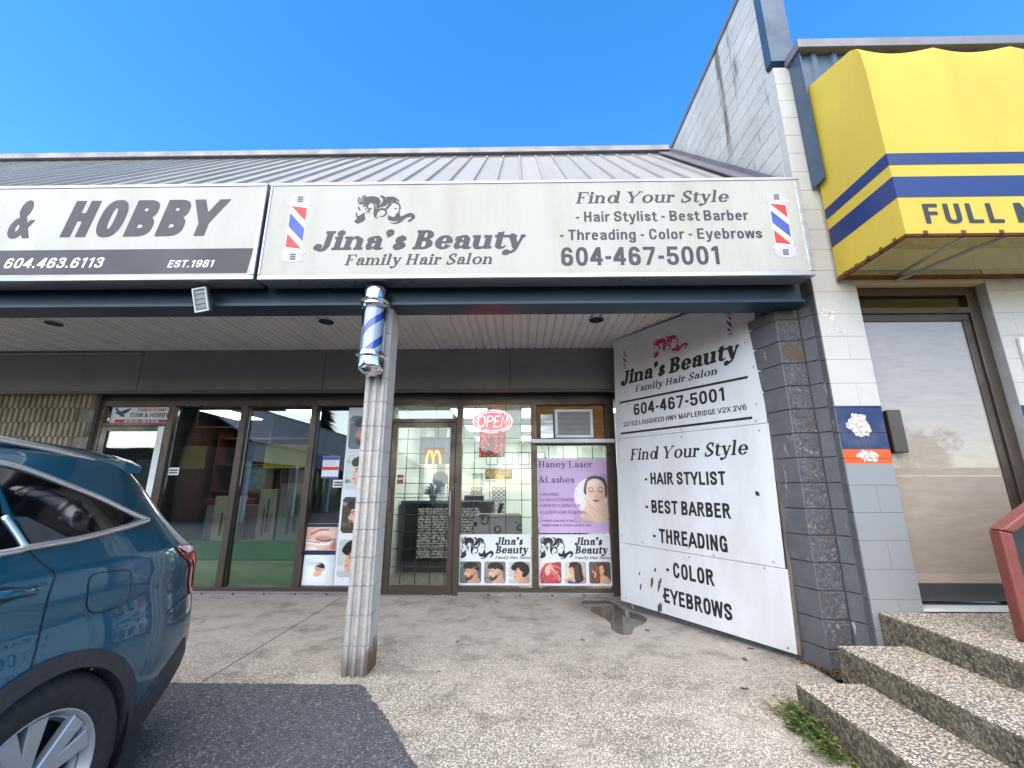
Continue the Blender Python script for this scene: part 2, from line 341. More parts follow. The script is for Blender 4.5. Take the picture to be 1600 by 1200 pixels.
def pgn(P):
    P=np.array(P,float); d=np.full(PX.shape,9.); s=np.ones(PX.shape)
    n=len(P)
    for i in range(n):
        a,b=P[i],P[i-1]; e=b-a; wx,wy=PX-a[0],PY-a[1]; t=np.clip((wx*e[0]+wy*e[1])/(e@e+1e-12),0,1)
        d=np.minimum(d,np.hypot(wx-t*e[0],wy-t*e[1]))
        c1=PY>=a[1]; c2=PY<b[1]; c3=e[0]*wy>e[1]*wx
        s=np.where((c1&c2&c3)|(~c1&~c2&~c3),-s,s)
    return s*d
def glyph(ch,w,t,sl,st,xh=.49):
    H=.70; k=st
    def stem(x,y0,y1,W=w): return box(x,y0,x+W,y1)
    def ser(x,y,W=w,l=1,r=1): return box(x-sl*l,y,x+W+sl*r,y+k)
    b=w*.62
    if ch in 'nmhr':
        asc=.74 if ch=='h' else xh; f=U(stem(0.05,0,asc),ser(.05,0),ser(.05,asc-k,l=1,r=0)); x=.05
        if ch=='r':
            f=U(f,brush((x+w*.8,xh-.16,t*.6),(x+w+.06,xh-.045,t*.7),(x+w+.13,xh-.045,t*.8)),ell(x+w+.125,xh-.085,b*.95,b*.95)); return f,x+w+.13+b+.05
        for _ in range(2 if ch=='m' else 1):
            g=.17 if ch!='m' else .15; nx=x+w+g
            arch=brush((x+w*.7,xh-.17,t*.5),(x+w+.05,xh-.055,t*.6),(x+w+g*.75,xh-.035,w*.3),(nx+w*.5,xh-.15,w*.5))
            f=U(f,arch,stem(nx,0,xh-.15),ser(nx,0,l=.7)); x=nx
        return f,x+w+sl+.04
    if ch=='u':
        nx=.05+w+.17
        f=U(stem(.05,.15,xh),ser(.05,xh-k,r=0),stem(nx,0,xh),ser(nx,xh-k,r=0),ser(nx,0,l=0),brush((.05+w*.5,.15,w*.5),(.05+w*.75,.05,w*.36),(.05+w+.1,.03,t*.8),(nx+w*.4,.14,t*.5)))
        return f,nx+w+sl+.03
    if ch=='i': return U(stem(.06,0,xh),ser(.06,0),ser(.06,xh-k,r=0),ell(.06+w/2,xh+.13,w*.66,w*.66)),.06+w+sl+.04
    if ch=='l': return U(stem(.06,0,.74),ser(.06,0),ser(.06,.74-k,r=0)),.06+w+sl+.04
    if ch=='o': a=.235+w*.25; return ring(.04+a,xh/2,a,xh/2+.012,w*1.1,t*1.3),2*a+.08
    if ch=='e':
        a=.215+w*.25; cx=.04+a; cy=xh/2
        f=ring(cx,cy,a,cy+.012,w*1.1,t*1.3); f=S(f,pgn([(cx+a*.1,cy-t*.7),(cx+a+.1,cy-t*.7),(cx+a+.1,cy-.12),(cx+a*.6,cy-.12)]))
        return U(f,I(box(cx-a+.04,cy-t*.7,cx+a-.02,cy+t*.7),ell(cx,cy,a,cy))),2*a+.07
    if ch=='d' :
        a=.21+w*.2; cx=.04+a; X=cx+a-w*.55
        return U(ring(cx,xh/2,a,xh/2+.012,w*1.05,t*1.3),stem(X,0,.74),ser(X,.74-k,r=0),ser(X,0,l=0)),X+w+sl+.04
    if ch=='a':
        X=.26+w*.35
        f=U(stem(X,.02,xh-.14),brush((X+w*.5,xh-.15,w*.5),(X+w*.2,xh-.05,w*.34),(X-.08,xh-.028,t*.8),(.12,xh-.075,t*.8)),ell(.115+b*.3,xh-.125,b*.95,b*.95))
        f=U(f,brush((X+w*.3,.30,t*.6),(.17,.255,t*1.0),(.05+w*.5,.14,w*.46),(.17,.03,t*1.0),(X+w*.2,.12,t*.6)))
        return U(f,brush((X+w*.5,.06,w*.42),(X+w+.02,.022,t*.7),(X+w+.07,.05,t*.5))),X+w+.09
    if ch in 'sS':
        h=xh if ch=='s' else H; q=h/xh; W=.30 if ch=='s' else .42; m=.05
        L=m+w*.5; R=m+W-w*.2+.02
        f=brush((R-.02,h*.80,t*.6),(m+W*.72,h-.03,t*.9),(m+W*.5,h-.028,t*1.0),(L+.0,h*.74,w*.42),(m+W*.5,h*.5,w*.52),(R,h*.25,w*.42),(m+W*.5,.022,t*1.0),(m+W*.25,.03,t*.9),(m+.03,h*.2,t*.6))
        if ch=='s': return U(f,ell(m+.06,h*.22,b*.7,b*.8),ell(R-.03,h*.79,b*.65,b*.75)),W+.10
        return U(f,box(R-.01-t,h*.68,R+.02,h+.01),box(m-.01,-.01,m+.02+t,h*.32)),W+.13
    if ch=='t': return U(stem(.09,.1,.60),box(.02,xh-k,.09+w+.12,xh),pgn([(.03,xh-.01),(.09+w,.64),(.09+w,xh-.01)]),brush((.09+w*.5,.1,w*.5),(.09+w*.75,.035,w*.3),(.09+w+.07,.03,t*.7),(.09+w+.12,.09,t*.5))),.09+w+.14
    if ch=='y':
        x2=.06+w+.24
        f=U(brush((.06+w*.5,xh-.03,w*.5),(.06+w*.5+.10,.22,w*.5),(.06+w*.5+.145,.06,w*.4)),box(.06-sl,xh-k,.06+w+sl,xh),
            brush((x2,xh-.02,t*.9),(x2-.08,.2,t*.9),(x2-.17,-.08,t*1.0),(.10,-.185,t*.9)),box(x2-sl*1.2,xh-k,x2+sl*1.2,xh),ell(.075,-.15,b*1.05,b*.95)); return f,x2+sl+.05
    if ch=='J':
        X=.22+w*.35; return U(stem(X,.14,H),ser(X,H-k),brush((X+w*.5,.16,w*.5),(X+w*.3,.04,w*.34),(X-.06,-.015,t*1.1),(.08,.06,t)),ell(.08+b*.3,.105,b*1.15,b*1.1)),X+w+sl+.05
    if ch=='B':
        f=U(stem(.08,0,H),box(.08-sl,0,.3,k),box(.08-sl,H-k,.3,H)); a=.2+w*.28; cx=.08+w+.06
        top=I(ring(cx,H*.745,a*.95,H*.255,w*1.05,t*1.5),box(cx-.06,0,9,9)); bot=I(ring(cx,H*.27,a*1.1,H*.27,w*1.1,t*1.5),box(cx-.06,-1,9,9))
        return U(f,top,bot),cx+a*1.1+.05
    if ch in 'FL':
        f=U(stem(.08,0,H),ser(.08,0),ser(.08,H-k))
        if ch=='F': f=U(f,box(.08,H-k,.50+w*.3,H),box(.50+w*.3-t,H-.20,.50+w*.3,H),box(.08,.34,.38,.34+k),box(.38-t,.27,.38,.43)); return f,.55+w*.3
        return U(f,box(.08,0,.5+w*.3,k),box(.5+w*.3-t,0,.5+w*.3,.21)),.55+w*.3
    if ch=='H': X=.08+w+.25; return U(stem(.08,0,H),ser(.08,0,r=.8),ser(.08,H-k,r=.8),stem(X,0,H),ser(X,0,l=.8),ser(X,H-k,l=.8),box(.08,H*.5-k*.5,X,H*.5+k*.5)),X+w+sl+.06
    if ch=='Y':
        return U(pgn([(.04,H),(.04+w*1.15,H),(.30+w*.6,.30),(.30+w*.6,.0),(.30-w*.4,0),(.30-w*.4,.30)]),pgn([(.60+w*.2,H),(.60+w*.2+t*1.5,H),(.30+w*.6,.30),(.30+w*.1,.30)]),box(.0,H-k,.06+w*1.15+sl,H),box(.56+w*.2-sl,H-k,.60+w*.2+t*1.5+sl,H),box(.30-w*.4-sl,0,.30+w*.6+sl,k)),.64+w*.3+sl
    if ch=='\'': return U(ell(.09,.63,b*1.05,b*1.1),brush((.09+b*.5,.64,b*.7),(.09+b*.6,.55,b*.45),(.06,.47,t*.5))),.09+b+.09
    if ch=='&':
        return U(ring(.24,.55,.13,.15,w*.8,t*1.3),brush((.20,.45,w*.4),(.36,.24,w*.5),(.56,.03,w*.45)),S(ring(.22,.18,.19,.2,w*.95,t*1.3),box(.3,.2,.6,.5)),brush((.36,.05,t*.6),(.47,.2,t*.6),(.50,.36,t*.6)),box(.42,.36,.6,.36+k)),.66
    raise KeyError(ch)
def trace(F,tol=.0022,x=None,y=None):
    x=GX if x is None else x; y=GY if y is None else y
    F=np.where(np.abs(F)<1e-6,1e-6,F); ins=F<0; segs={}
    ny,nx=F.shape
    c=ins[:-1,:-1]*1+ins[:-1,1:]*2+ins[1:,1:]*4+ins[1:,:-1]*8
    def pt(e):
        j,i,v=e
        if v: a,b=F[j,i],F[j+1,i]; t=a/(a-b); return (x[i],y[j]+t*(y[j+1]-y[j]))
        a,b=F[j,i],F[j,i+1]; t=a/(a-b); return (x[i]+t*(x[i+1]-x[i]),y[j])
    T={1:'LB',2:'BR',3:'LR',4:'RT',6:'BT',7:'LT',8:'TL',9:'TB',11:'TR',12:'RL',13:'RB',14:'BL',5:'LBRT',10:'BRTL'}
    for j,i in np.argwhere((c>0)&(c<15)):
        E={'B':(j,i,0),'T':(j+1,i,0),'L':(j,i,1),'R':(j,i+1,1)}; s=T[c[j,i]]
        for q in range(0,len(s),2): segs.setdefault(E[s[q]],[]).append(E[s[q+1]])
    out=[]
    while segs:
        s0=next(iter(segs)); p=s0; loop=[]
        while p in segs:
            loop.append(pt(p)); n=segs[p].pop()
            if not segs[p]: del segs[p]
            p=n
        P=np.array(loop)
        if len(P)<6 or abs(np.sum(P[:,0]*np.roll(P[:,1],1)-P[:,1]*np.roll(P[:,0],1)))<.0016: continue
        idx=[0]; i=0
        while i<len(P)-1:
            j=min(i+12,len(P)-1)
            while j>i+1:
                d=P[j]-P[i]; L=np.hypot(*d)
                if L>1e-9:
                    q=P[i+1:j]-P[i]; e=np.abs(q[:,0]*d[1]-q[:,1]*d[0])/L
                    if e.max()<tol: break
                j-=1
            idx.append(j); i=j
        out.append(P[idx[:-1]] if len(idx)>4 else P)
    return out
STY={'black':(.172,.042,.058,.078),'bold':(.135,.045,.06,.056),'light':(.10,.034,.055,.034)}
_gc={}
def serif_loops(text,style,shear=0,track=0.,tight=None):
    x=0;L=[]
    for ch in text:
        if ch==' ': x+=.24; continue
        if (ch,style) not in _gc:
            f,adv=glyph(ch,*STY[style])
            if style=='black': f=f-.008
            _gc[ch,style]=(trace(f),adv)
        loops,adv=_gc[ch,style]
        L.append([np.c_[l[:,0]+x+shear*l[:,1],l[:,1]] for l in loops])
        x+=adv+track
    return L
def sell(cx,cy,a,b,n=2.5):
    d=(np.abs((PX-cx)/a)**n+np.abs((PY-cy)/b)**n)**(1/n); return (d-1)*min(a,b)
def sring(cx,cy,a,b,w,h=None,n=2.5): return S(sell(cx,cy,a,b,n),sell(cx,cy,a-w,b-(h or w*.86),n))
def bar(x0,y0,x1,y1,w):                       # a straight stroke cut level at both ends
    return pgn([(x0-w/2,y0),(x0+w/2,y0),(x1+w/2,y1),(x1-w/2,y1)])
def sans(ch,w):
    H=.72; W=.47; v=w*.86; m=.05; X=.53; C=m+W/2; a=W/2
    B=box; R=m+W; adv=R+.055
    if ch in '0O': return sring(C,H/2,a,H/2+.01,w),adv
    if ch=='Q': return U(sring(C,H/2,a,H/2+.01,w),bar(C+.05,.16,R-.02,-.03,w*.9)),adv
    if ch=='1': return U(B(.20,0,.20+w,H),pgn([(.07,H-.20),(.07,H-.10),(.2,H),(.25,H),(.25,H-.16)])),.2+w+.1
    if ch=='2': return U(brush((m+w*.5,H-.2,w*.5),(m+w*.8,H-w*.7,w*.48),(C,H-w*.45,w*.46),(R-w*.6,H-w*.95,w*.5),(R-w*.55,H-.26,w*.52),(C+.0,.24,w*.52),(m+w*.5,w*.5,w*.5)),B(m,0,R-.01,v)),adv
    if ch=='3': return U(S(sring(C-.01,H-.19,a-.02,.2,w),B(-1,.36,C-.02,H-.21)),S(sring(C,.205,a,.215,w),B(-1,.22,C-.02,.45)),B(C-.08,.345,C+.04,.345+v)),adv
    if ch=='4': return U(B(R-w-.07,0,R-.07,H),B(m-.02,.15,R,.15+v),pgn([(m-.02,.15),(m-.02,.15+v),(R-w-.09,H),(R-.07,H),(R-w+.0,H-.12),(m+w*1.02,.15)])),adv
    if ch=='5': return U(B(m+.04,H-v,R-.02,H),pgn([(m+.05,H),(m+.05+w*.85,H),(m+w,.33),(m+.01,.33)]),S(sring(C,.23,a,.24,w),B(-1,.235,C-.1,.5))),adv
    if ch in '69':
        f=U(sring(C,.225,a,.235,w),S(sring(C,H/2,a,H/2+.01,w),B(C,.2,9,H-.20)))
        return (f if ch=='6' else f[::1]),adv
    if ch=='7': return U(B(m,H-v,R,H),bar(m+.15,0,R-w*.55,H-v,w)),adv
    if ch=='8': return U(sring(C,H-.19,a-.02,.2,w),sring(C,.205,a,.215,w)),adv
    if ch=='-': return B(.05,.24,.27,.24+v),.32
    if ch=='.': return B(.06,0,.06+w,w),.12+w
    if ch==',': return U(B(.06,0,.06+w,w),bar(.06,-.1,.06+w*.7,.02,w*.5)),.12+w
    if ch==':': return U(B(.06,0,.06+w,w),B(.06,.36,.06+w,.36+w)),.12+w
    if ch=="'": return B(.06,.5,.06+w*.8,H),.1+w
    if ch=='A': return U(bar(m,0,C+.02,H,w),bar(R+.02,0,C-.0,H,w),B(m+.1,.16,R-.08,.16+v)),adv+.02
    if ch in 'BPR':
        f=U(B(m,0,m+w,H),I(sring(C-.03,H-.195,a+.01,.195,w,v,2.6),B(m+w*.5,0,9,9)))
        f=U(f,B(m,H-v,C,H),B(m,H-.39,C,H-.39+v))
        if ch=='B': f=U(f,I(sring(C-.02,.2,a+.02,.2,w,v,2.6),B(m+w*.5,-1,9,9)),B(m,0,C,v))
        if ch=='R': f=U(f,bar(R-.03,0,C+.02,.36,w))
        return f,adv
    if ch in 'CG':
        f=S(sring(C,H/2,a,H/2+.01,w),B(C+.02,.26,9,.47))
        if ch=='G': f=U(f,B(C,.27,R,.27+v),B(R-w*.75,.0,R,.3))
        return f,adv
    if ch=='D': return U(B(m,0,m+w,H),I(sring(C-.06,H/2,a+.06,H/2,w,v,2.7),B(m+w*.5,-1,9,9))),adv
    if ch in 'EFL':
        f=B(m,0,m+w,H)
        if ch in 'EL': f=U(f,B(m,0,R-.05,v))
        if ch in 'EF': f=U(f,B(m,H-v,R-.05,H),B(m,.31,R-.08,.31+v))
        return f,adv-.05
    if ch=='H': return U(B(m,0,m+w,H),B(R-w,0,R,H),B(m,.31,R,.31+v)),adv+.01
    if ch=='I': return B(m,0,m+w,H),m*2+w
    if ch=='J': return U(B(R-w-.06,.2,R-.06,H),S(sring(C-.03,.22,a-.03,.23,w),B(-1,.22,9,9))),adv-.04
    if ch=='K': return U(B(m,0,m+w,H),bar(m+w*.4,.22,R-w*.2,H,w*1.1),bar(R,0,m+w*1.2,.42,w*1.1)),adv
    if ch=='M': return U(B(m,0,m+w*.95,H),B(R+.09-w*.95,0,R+.09,H),bar(C+.045,.0,m+w*.55,H,w*.95),bar(C+.045,0,R+.09-w*.55,H,w*.95)),adv+.09
    if ch=='N': return U(B(m,0,m+w*.95,H),B(R-w*.95,0,R,H),bar(R-w*.5,0,m+w*.5,H,w)),adv+.01
    if ch=='S':
        return brush((R-w*.5,H*.74,w*.5),(R-w*.75,H-w*.62,w*.48),(C,H-w*.42,w*.45),(m+w*.55,H*.80,w*.5),(m+w*.62,H*.62,w*.5),(C,H*.5,w*.5),(R-w*.6,H*.38,w*.5),(R-w*.55,H*.2,w*.5),(C,w*.42,w*.45),(m+w*.75,w*.62,w*.48),(m+w*.5,H*.27,w*.5)),adv
    if ch=='T': return U(B(m-.02,H-v,R-.01,H),B(C-w/2-.015,0,C+w/2-.015,H)),adv-.04
    if ch=='U': return U(B(m,.2,m+w,H),B(R-w,.2,R,H),S(sring(C,.22,a,.23,w),B(-1,.21,9,9))),adv+.01
    if ch=='V': return U(bar(C,0,m,H,w),bar(C,0,R,H,w)),adv
    if ch=='W': return U(bar(.17,0,m,H,w*.95),bar(.19,0,.33,H,w*.9),bar(.50,0,.35,H,w*.9),bar(.52,0,.64,H,w*.95)),.71
    if ch=='X': return U(bar(m,0,R-.01,H,w*1.08),bar(R,0,m+.01,H,w*1.08)),adv
    if ch=='Y': return U(B(C-w/2,0,C+w/2,.32),bar(C,.26,m,H,w*1.08),bar(C,.26,R,H,w*1.08)),adv
    if ch=='&': return U(sring(.25,.55,.14,.17,w*.85,None,2.1),bar(.53,0,.19,.50,w*1.05),S(sring(.23,.19,.2,.2,w,None,2.1),B(.30,.22,9,9)),bar(.33,.06,.52,.34,w*.8)),.60
    if ch=='!': return U(B(m,.2,m+w,H),B(m,0,m+w,w)),m*2+w
    x=.52; W=.41; R=m+W; C=m+W/2; a=W/2; adv=R+.05; c=.255
    o=lambda: sring(C,c,a,.265,w,None,2.4)
    if ch=='o': return o(),adv
    if ch in 'bd': 
        s=B(m,0,m+w,H) if ch=='b' else B(R-w,0,R,H); return U(o(),s),adv
    if ch=='e': return U(S(o(),B(C,.12,9,.235)),B(m+.03,.225,R-.02,.225+v*.85)),adv
    if ch=='c': return S(o(),B(C+.03,.19,9,.33)),adv
    if ch=='a': return U(B(R-w,.0,R,.36),S(sring(C,.35,a,.17,w),B(-1,-1,9,.36)),brush((R-w*.5,.29,w*.35),(C-.02,.27,w*.42),(m+w*.5,.15,w*.5),(C-.05,.045,w*.42),(R-w*.5,.1,w*.35))),adv
    if ch=='g': return U(o(),B(R-w,-.05,R,x),S(sring(C,-.04,a,.17,w),B(-1,-.05,9,9))),adv
    if ch in 'nh': return U(B(m,0,m+w,x if ch=='n' else H),B(R-w,0,R,.34),S(sring(C,.33,a,.20,w),B(-1,-1,9,.33))),adv
    if ch=='r': return U(B(m,0,m+w,x),I(sring(m+.27,.31,.22+w*.0,.22,w),B(-1,.36,m+.30,9))),m+.32
    if ch=='i': return U(B(m,0,m+w,x),B(m,H-v,m+w,H)),m*2+w
    if ch=='l': return B(m,0,m+w,H),m*2+w
    if ch=='t': return U(B(.10,.1,.10+w,.66),B(.03,x-v,.13+w+.08,x),brush((.10+w*.5,.12,w*.5),(.10+w*.8,.045,w*.42),(.10+w+.09,.04,w*.4))),.10+w+.14
    if ch=='s':
        q=x; return brush((R-w*.5,q*.72,w*.42),(C,q-w*.42,w*.43),(m+w*.5,q*.72,w*.46),(C,q*.5,w*.46),(R-w*.5,q*.26,w*.46),(C,w*.42,w*.43),(m+w*.45,q*.27,w*.42)),adv-.02
    if ch=='w': return U(bar(.16,0,.07,x,w*.92),bar(.18,0,.29,x,w*.88),bar(.44,0,.33,x,w*.88),bar(.46,0,.55,x,w*.92)),.60
    if ch=='y': return U(bar(C,0,m+w*.3,x,w),bar(C-.05,-.2,R-w*.3,x,w*1.0),B(m,-.21,C-.03,-.21+v)),adv-.02
    if ch in 'pq':
        s=B(m,-.2,m+w,x) if ch=='p' else B(R-w,-.2,R,x); return U(o(),s),adv
    if ch=='u': return U(B(m,.18,m+w,x),B(R-w,0,R,x),S(sring(C,.19,a,.2,w),B(-1,.18,9,9))),adv
    if ch=='v': return U(bar(C,0,m+w*.4,x,w),bar(C,0,R-w*.4,x,w)),adv
    if ch=='m': return U(B(m,0,m+w,x),B(.28,0,.28+w*.9,.4),B(.53,0,.53+w,.36),S(sring(.20,.33,.15+w*.3,.19,w),B(-1,-1,9,.33)),S(sring(.45,.33,.15+w*.3,.19,w),B(-1,-1,9,.33))),.58+w
    raise KeyError(ch)
_sc={}
def sans_loops(text,w=.125,shear=0,track=0.):
    x=0;L=[]
    for ch in text:
        if ch==' ': x+=.20; continue
        if (ch,w) not in _sc:
            f,adv=sans('6' if ch=='9' else ch,w)
            lp=trace(f)
            if ch=='9': lp=[np.c_[.57-l[:,0],.72-l[:,1]] for l in lp]
            _sc[ch,w]=(lp,adv)
        loops,adv=_sc[ch,w]
        L.append([np.c_[l[:,0]+x+shear*l[:,1],l[:,1]] for l in loops])
        x+=adv+track
    return L
# ---------------------------------------------------------------- materials in use
mat_aggregate(); mat_step(); mat_asphalt(); mat_painted_front(); mat_white_side(); mat_dark_block(); mat_worn_block(); mat_column(); mat_soffit(); mat_filmed(); mat_print()
G_CLEAR=glass('shop_glass','f6f8f6',.34); G_DARK=glass('tinted_glass','eaefec',1.1)
P_BRONZE=pm('bronze_aluminium','5b4f45','4a4039',3,.38,.55,rvar=.08)
P_BRONZED=pm('dark_bronze','3b342f','2d2825',4,.45,.4)
P_FASCIA=pm('charcoal_fascia_paint','7d7979','716d6e',1.5,.5,bump=.03)
P_NAVY=pm('navy_beam_paint','123247','0d2738',2.2,.42,bump=.05,stretch=(.4,1,6))
P_SIGNFACE=pm('sign_face_acrylic','a6a69e','999586',.9,.38,coat=.2,stretch=(4,1,.7),lo=.42,hi=.8)
P_ALU=pm('mill_aluminium','a9abad','8d9093',3,.36,.75,stretch=(.3,1,4),rvar=.1)
P_WHITEMETAL=pm('white_enamel','dedfdf','cfd0d0',3,.4)
P_ROOF=pm('pale_grey_roof_steel','a3a09b','918e8a',1.6,.5,0,rnd=.05,stretch=(3,.4,.4),rvar=.1)
P_RIDGE=pm('weathered_flashing','8b888b','77747a',2.5,.45,.4,rvar=.1)
P_GREYINK=pm('grey_vinyl_letters','303037','2b2b32',2,.5); P_BLACKINK=pm('black_vinyl_letters','17161a','201f22',2,.5)
P_WHITEINK=pm('white_vinyl','e8e8ea','dededf',2,.5); P_MAGENTA=pm('magenta_vinyl','c21f5e','b01c55',2,.5)
P_RED=pm('red_print','d5302f','c22a2a',3,.5); P_BLUE=pm('blue_print','3450a8','2d4797',3,.5); P_LILAC=pm('pale_silver_print','a9a5b5','c4c1cc',14,.5); P_DARKPRINT=pm('dark_print','38343a','4b474c',9,.5)
P_BOARD=pm('white_board_laminate','d0d2d7','bfbfbf',1.1,.42,rvar=.06,stretch=(3,3,.8),lo=.42,hi=.8)
P_WALLIN=pm('pale_interior_paint','e6e8e6','dcdfdc',1.2,.6); P_FLOORIN=pm('vinyl_plank_floor','8a877d','76736a',3,.4,stretch=(6,.6,1)); P_CEIL=pm('ceiling_tile','dcded6','cfd1c9',20,.8)
P_BLACK=pm('black_plastic','1c1c1e','141416',6,.45); P_CHROME=pm('polished_chrome','d8d8da','cfcfd2',3,.06,1.0)
P_WOOD=pm('raw_plywood','c08a54','94663a',2.2,.7,bump=.1,stretch=(1,1,7)); P_BROWNWOOD=pm('brown_panelling','5a3a26','47301f',2,.55,stretch=(5,5,.6))
P_BRICK=pm('grey_base_brick','b3aea6','8d8880',6,.85,rnd=.14,bump=.3)
P_TANBLOCK=pm('tan_fluted_block','a1937f','82765f',6,.9,rnd=.08,bump=.5,bsc=45)
P_MORTAR=pm('mortar','8a857d','6f6a62',14,.95,bump=.4); P_DKMORTAR=pm('dark_painted_joint','3e4043','34363a',14,.8)
P_BLUECLAD=pm('slate_blue_cladding','4a5c70','3d4d60',2,.42,.25,rvar=.06)
P_YELLOW=pm('yellow_awning_vinyl','e2c94f','cfb24a',1.0,.6,stretch=(1.6,1.6,.6),lo=.38,hi=.75)
def _translucent(m,c,f):
    t=m.node_tree; b=t.nodes['Principled BSDF']; o=[n for n in t.nodes if n.type=='OUTPUT_MATERIAL'][0]; x=t.nodes.new('ShaderNodeBsdfTranslucent'); x.inputs[0].default_value=c4(c); mx=t.nodes.new('ShaderNodeMixShader'); mx.inputs[0].default_value=f
    t.links.new(b.outputs[0],mx.inputs[1]); t.links.new(x.outputs[0],mx.inputs[2]); t.links.new(mx.outputs[0],o.inputs[0])
_translucent(P_YELLOW,'f4d858',.24); P_STRIPE=pm('blue_awning_stripe','21356c','1c2f60',2,.45)
P_RUST=pm('rusty_steel','7a4a2a','4c2f1e',18,.9,bump=.4); P_CREAMBOUNCE=pm('cream_bounce_block','d9c9a4','cdbb95',3,.65,rnd=.03)
P_REDBROWN=pm('red_brown_rail_paint','7f4038','6b342d',4,.45,coat=.2); P_DKPANEL=pm('dark_mesh_panel','2a3033','202528',8,.5)
P_LEAF=pm('weed_leaf','4c6628','304a1b',40,.6,rnd=.0); P_DRYLEAF=pm('dead_leaf','7a4a22','593517',30,.8); P_DEAD=pm('dry_weed','8b7a3e','6d5f30',14,.7)

# ---------------------------------------------------------------- ground
def zg(x,y):
    if y>=3.3: return 0.
    t=min((3.3-y)/1.7,1.); return -.10*(t*t*(3-2*t))
def sheet(name,poly,dz,mat,thick=.0,hole_grid=True,rows=None):
    bm=bmesh.new(); f=bm.faces.new([bm.verts.new((x,y,0)) for x,y in poly])
    for yy in rows or [1.6+.17*i for i in range(11)]:
        bmesh.ops.bisect_plane(bm,geom=bm.verts[:]+bm.edges[:]+bm.faces[:],plane_co=(0,yy,0),plane_no=(0,1,0))
    for v in bm.verts: v.co.z=zg(v.co.x,v.co.y)+dz
    if thick:
        r=bmesh.ops.extrude_face_region(bm,geom=bm.faces[:])
        for v in r['geom']:
            if isinstance(v,bmesh.types.BMVert): v.co.z-=thick
        bmesh.ops.recalc_face_normals(bm,faces=bm.faces)
    else:
        for f in bm.faces:
            f.normal_update()
            if f.normal.z<0: f.normal_flip()
    me=bpy.data.meshes.new(name); bm.to_mesh(me); bm.free(); me.materials.append(mat); return link(name,me,None,(0,0,0))
tag(MB().add([(-400,-400,-.22),(400,-400,-.22),(400,400,-.22),(-400,400,-.22)],[(0,1,2,3)]).build('ground',MATS['asphalt'],loc=(0,0,0)),'dark ground under and beyond the car park','ground',kind='structure')
def crumble(a,b,n,j=.009):
    return [(a[0]+(b[0]-a[0])*i/n+random.uniform(-j,j),a[1]+(b[1]-a[1])*i/n+random.uniform(-j,j)) for i in range(1,n)]
random.seed(17)
tag(sheet('car_park',[(-60,3.32),(-4.5,3.318)]+crumble((-4.5,3.318),(-1.081,3.305),110)+[(-1.081,3.300)]+crumble((-1.081,3.305),(-.734,2.82),24)+[(-.734,2.82)]+crumble((-.734,2.82),(.9,.53),60)+[(.9,.53),(.9,-1.6),(60,-1.6),(60,-70),(-60,-70)],.010,MATS['asphalt'],.06),'dark asphalt car park surface in front of the shops','car park',kind='structure')
AG=MATS['exposed_aggregate']
for i,(x0,x1) in enumerate([(-14,-5.76),(-5.752,-2.216)]):
    tag(sheet('pavement_slab' ,[(x0,3.26),(x1,3.26),(x1,5.95),(x0,5.95)],0,AG,.08),'worn concrete pavement slab along the coin shop front' if i else 'worn concrete pavement slab at the far left end','pavement',kind='structure')
tag(sheet('pavement_slab',[(-2.204,3.26),(-1.12,3.26),(-.78,2.79),(.85,.50),(.85,-1.65),(16,-1.65),(16,3.4),(2.2,3.4),(2.2,5.95),(-2.204,5.95)],0,AG,.08),'exposed aggregate pavement in front of the hair salon','pavement',kind='structure')
# ---- puddle under the corner of the white board
pw=NT('still_water'); pw.base('3a352e'); pw.set(Roughness=.03,Specular_IOR_Level=.6,Alpha=.5); MATS['still_water']=pw.m
def smooth_loop(P,n=6):
    P=[np.array(p,float) for p in P]; o=[]; N=len(P)
    for i in range(N):
        a,b,c,d=P[i-1],P[i],P[(i+1)%N],P[(i+2)%N]
        for k in range(n):
            t=k/n; o.append(tuple(.5*(2*b+(c-a)*t+(2*a-5*b+4*c-d)*t*t+(3*b-a-3*c+d)*t**3)))
    return o
pl=smooth_loop([(.78,5.66),(.95,5.70),(1.08,5.58),(1.15,5.26),(1.31,4.97),(1.24,4.74),(1.10,4.60),(1.03,4.42),(.93,4.40),(.87,4.55),(.90,4.75),(.84,4.98),(.76,5.20),(.70,5.45)])
tag(MB().add([(x,y,.0025) for x,y in pl],[tuple(range(len(pl)))]).build('puddle',pw.m),'shallow puddle on the concrete below the white board','puddle',kind='structure')

# ---------------------------------------------------------------- strip mall building
MALL=thing('strip_mall_building',(-2,6.0,0),'long low shop building with pale standing seam mansard roof and glass shop fronts','building')
# roof: standing seam panels on a 45 degree slope
Yb,Zb,Yt,Zt=3.40,3.90,5.95,6.60; L=math.hypot(Yt-Yb,Zt-Zb); ang=math.atan2(Zt-Zb,Yt-Yb)
def seam_panel(w):
    m=MB(); h=.028
    prof=[(0,0),(w-.035,0),(w-.031,h),(w-.012,h),(w-.008,0),(w,0)]
    N=len(prof); ca,sa=math.cos(ang),math.sin(ang)
    for t in (0,L): m.v+=[(x,ca*t-sa*z,sa*t+ca*z) for x,z in prof]
    m.f=[(i,i+1,N+i+1,N+i) for i in range(N-1)]; m.mi=[0]*(N-1)
    me=bpy.data.meshes.new('roof_panel'); me.from_pydata(m.v,[],m.f); me.materials.append(P_ROOF); me.update(); return me
pw_=.262; rp=seam_panel(pw_)
k0=int(13.5/pw_)
for i in range(k0): place('roof_panel',rp,MALL,(2.40-(i+1)*pw_,Yb,Zb))
MB().box(-11.5,5.96,6.50,2.46,6.10,6.72).box(-11.5,5.90,6.66,2.46,6.12,6.76).build('ridge_flashing',P_RIDGE,MALL,bevel=.006)
ca,sa=math.cos(ang),math.sin(ang)
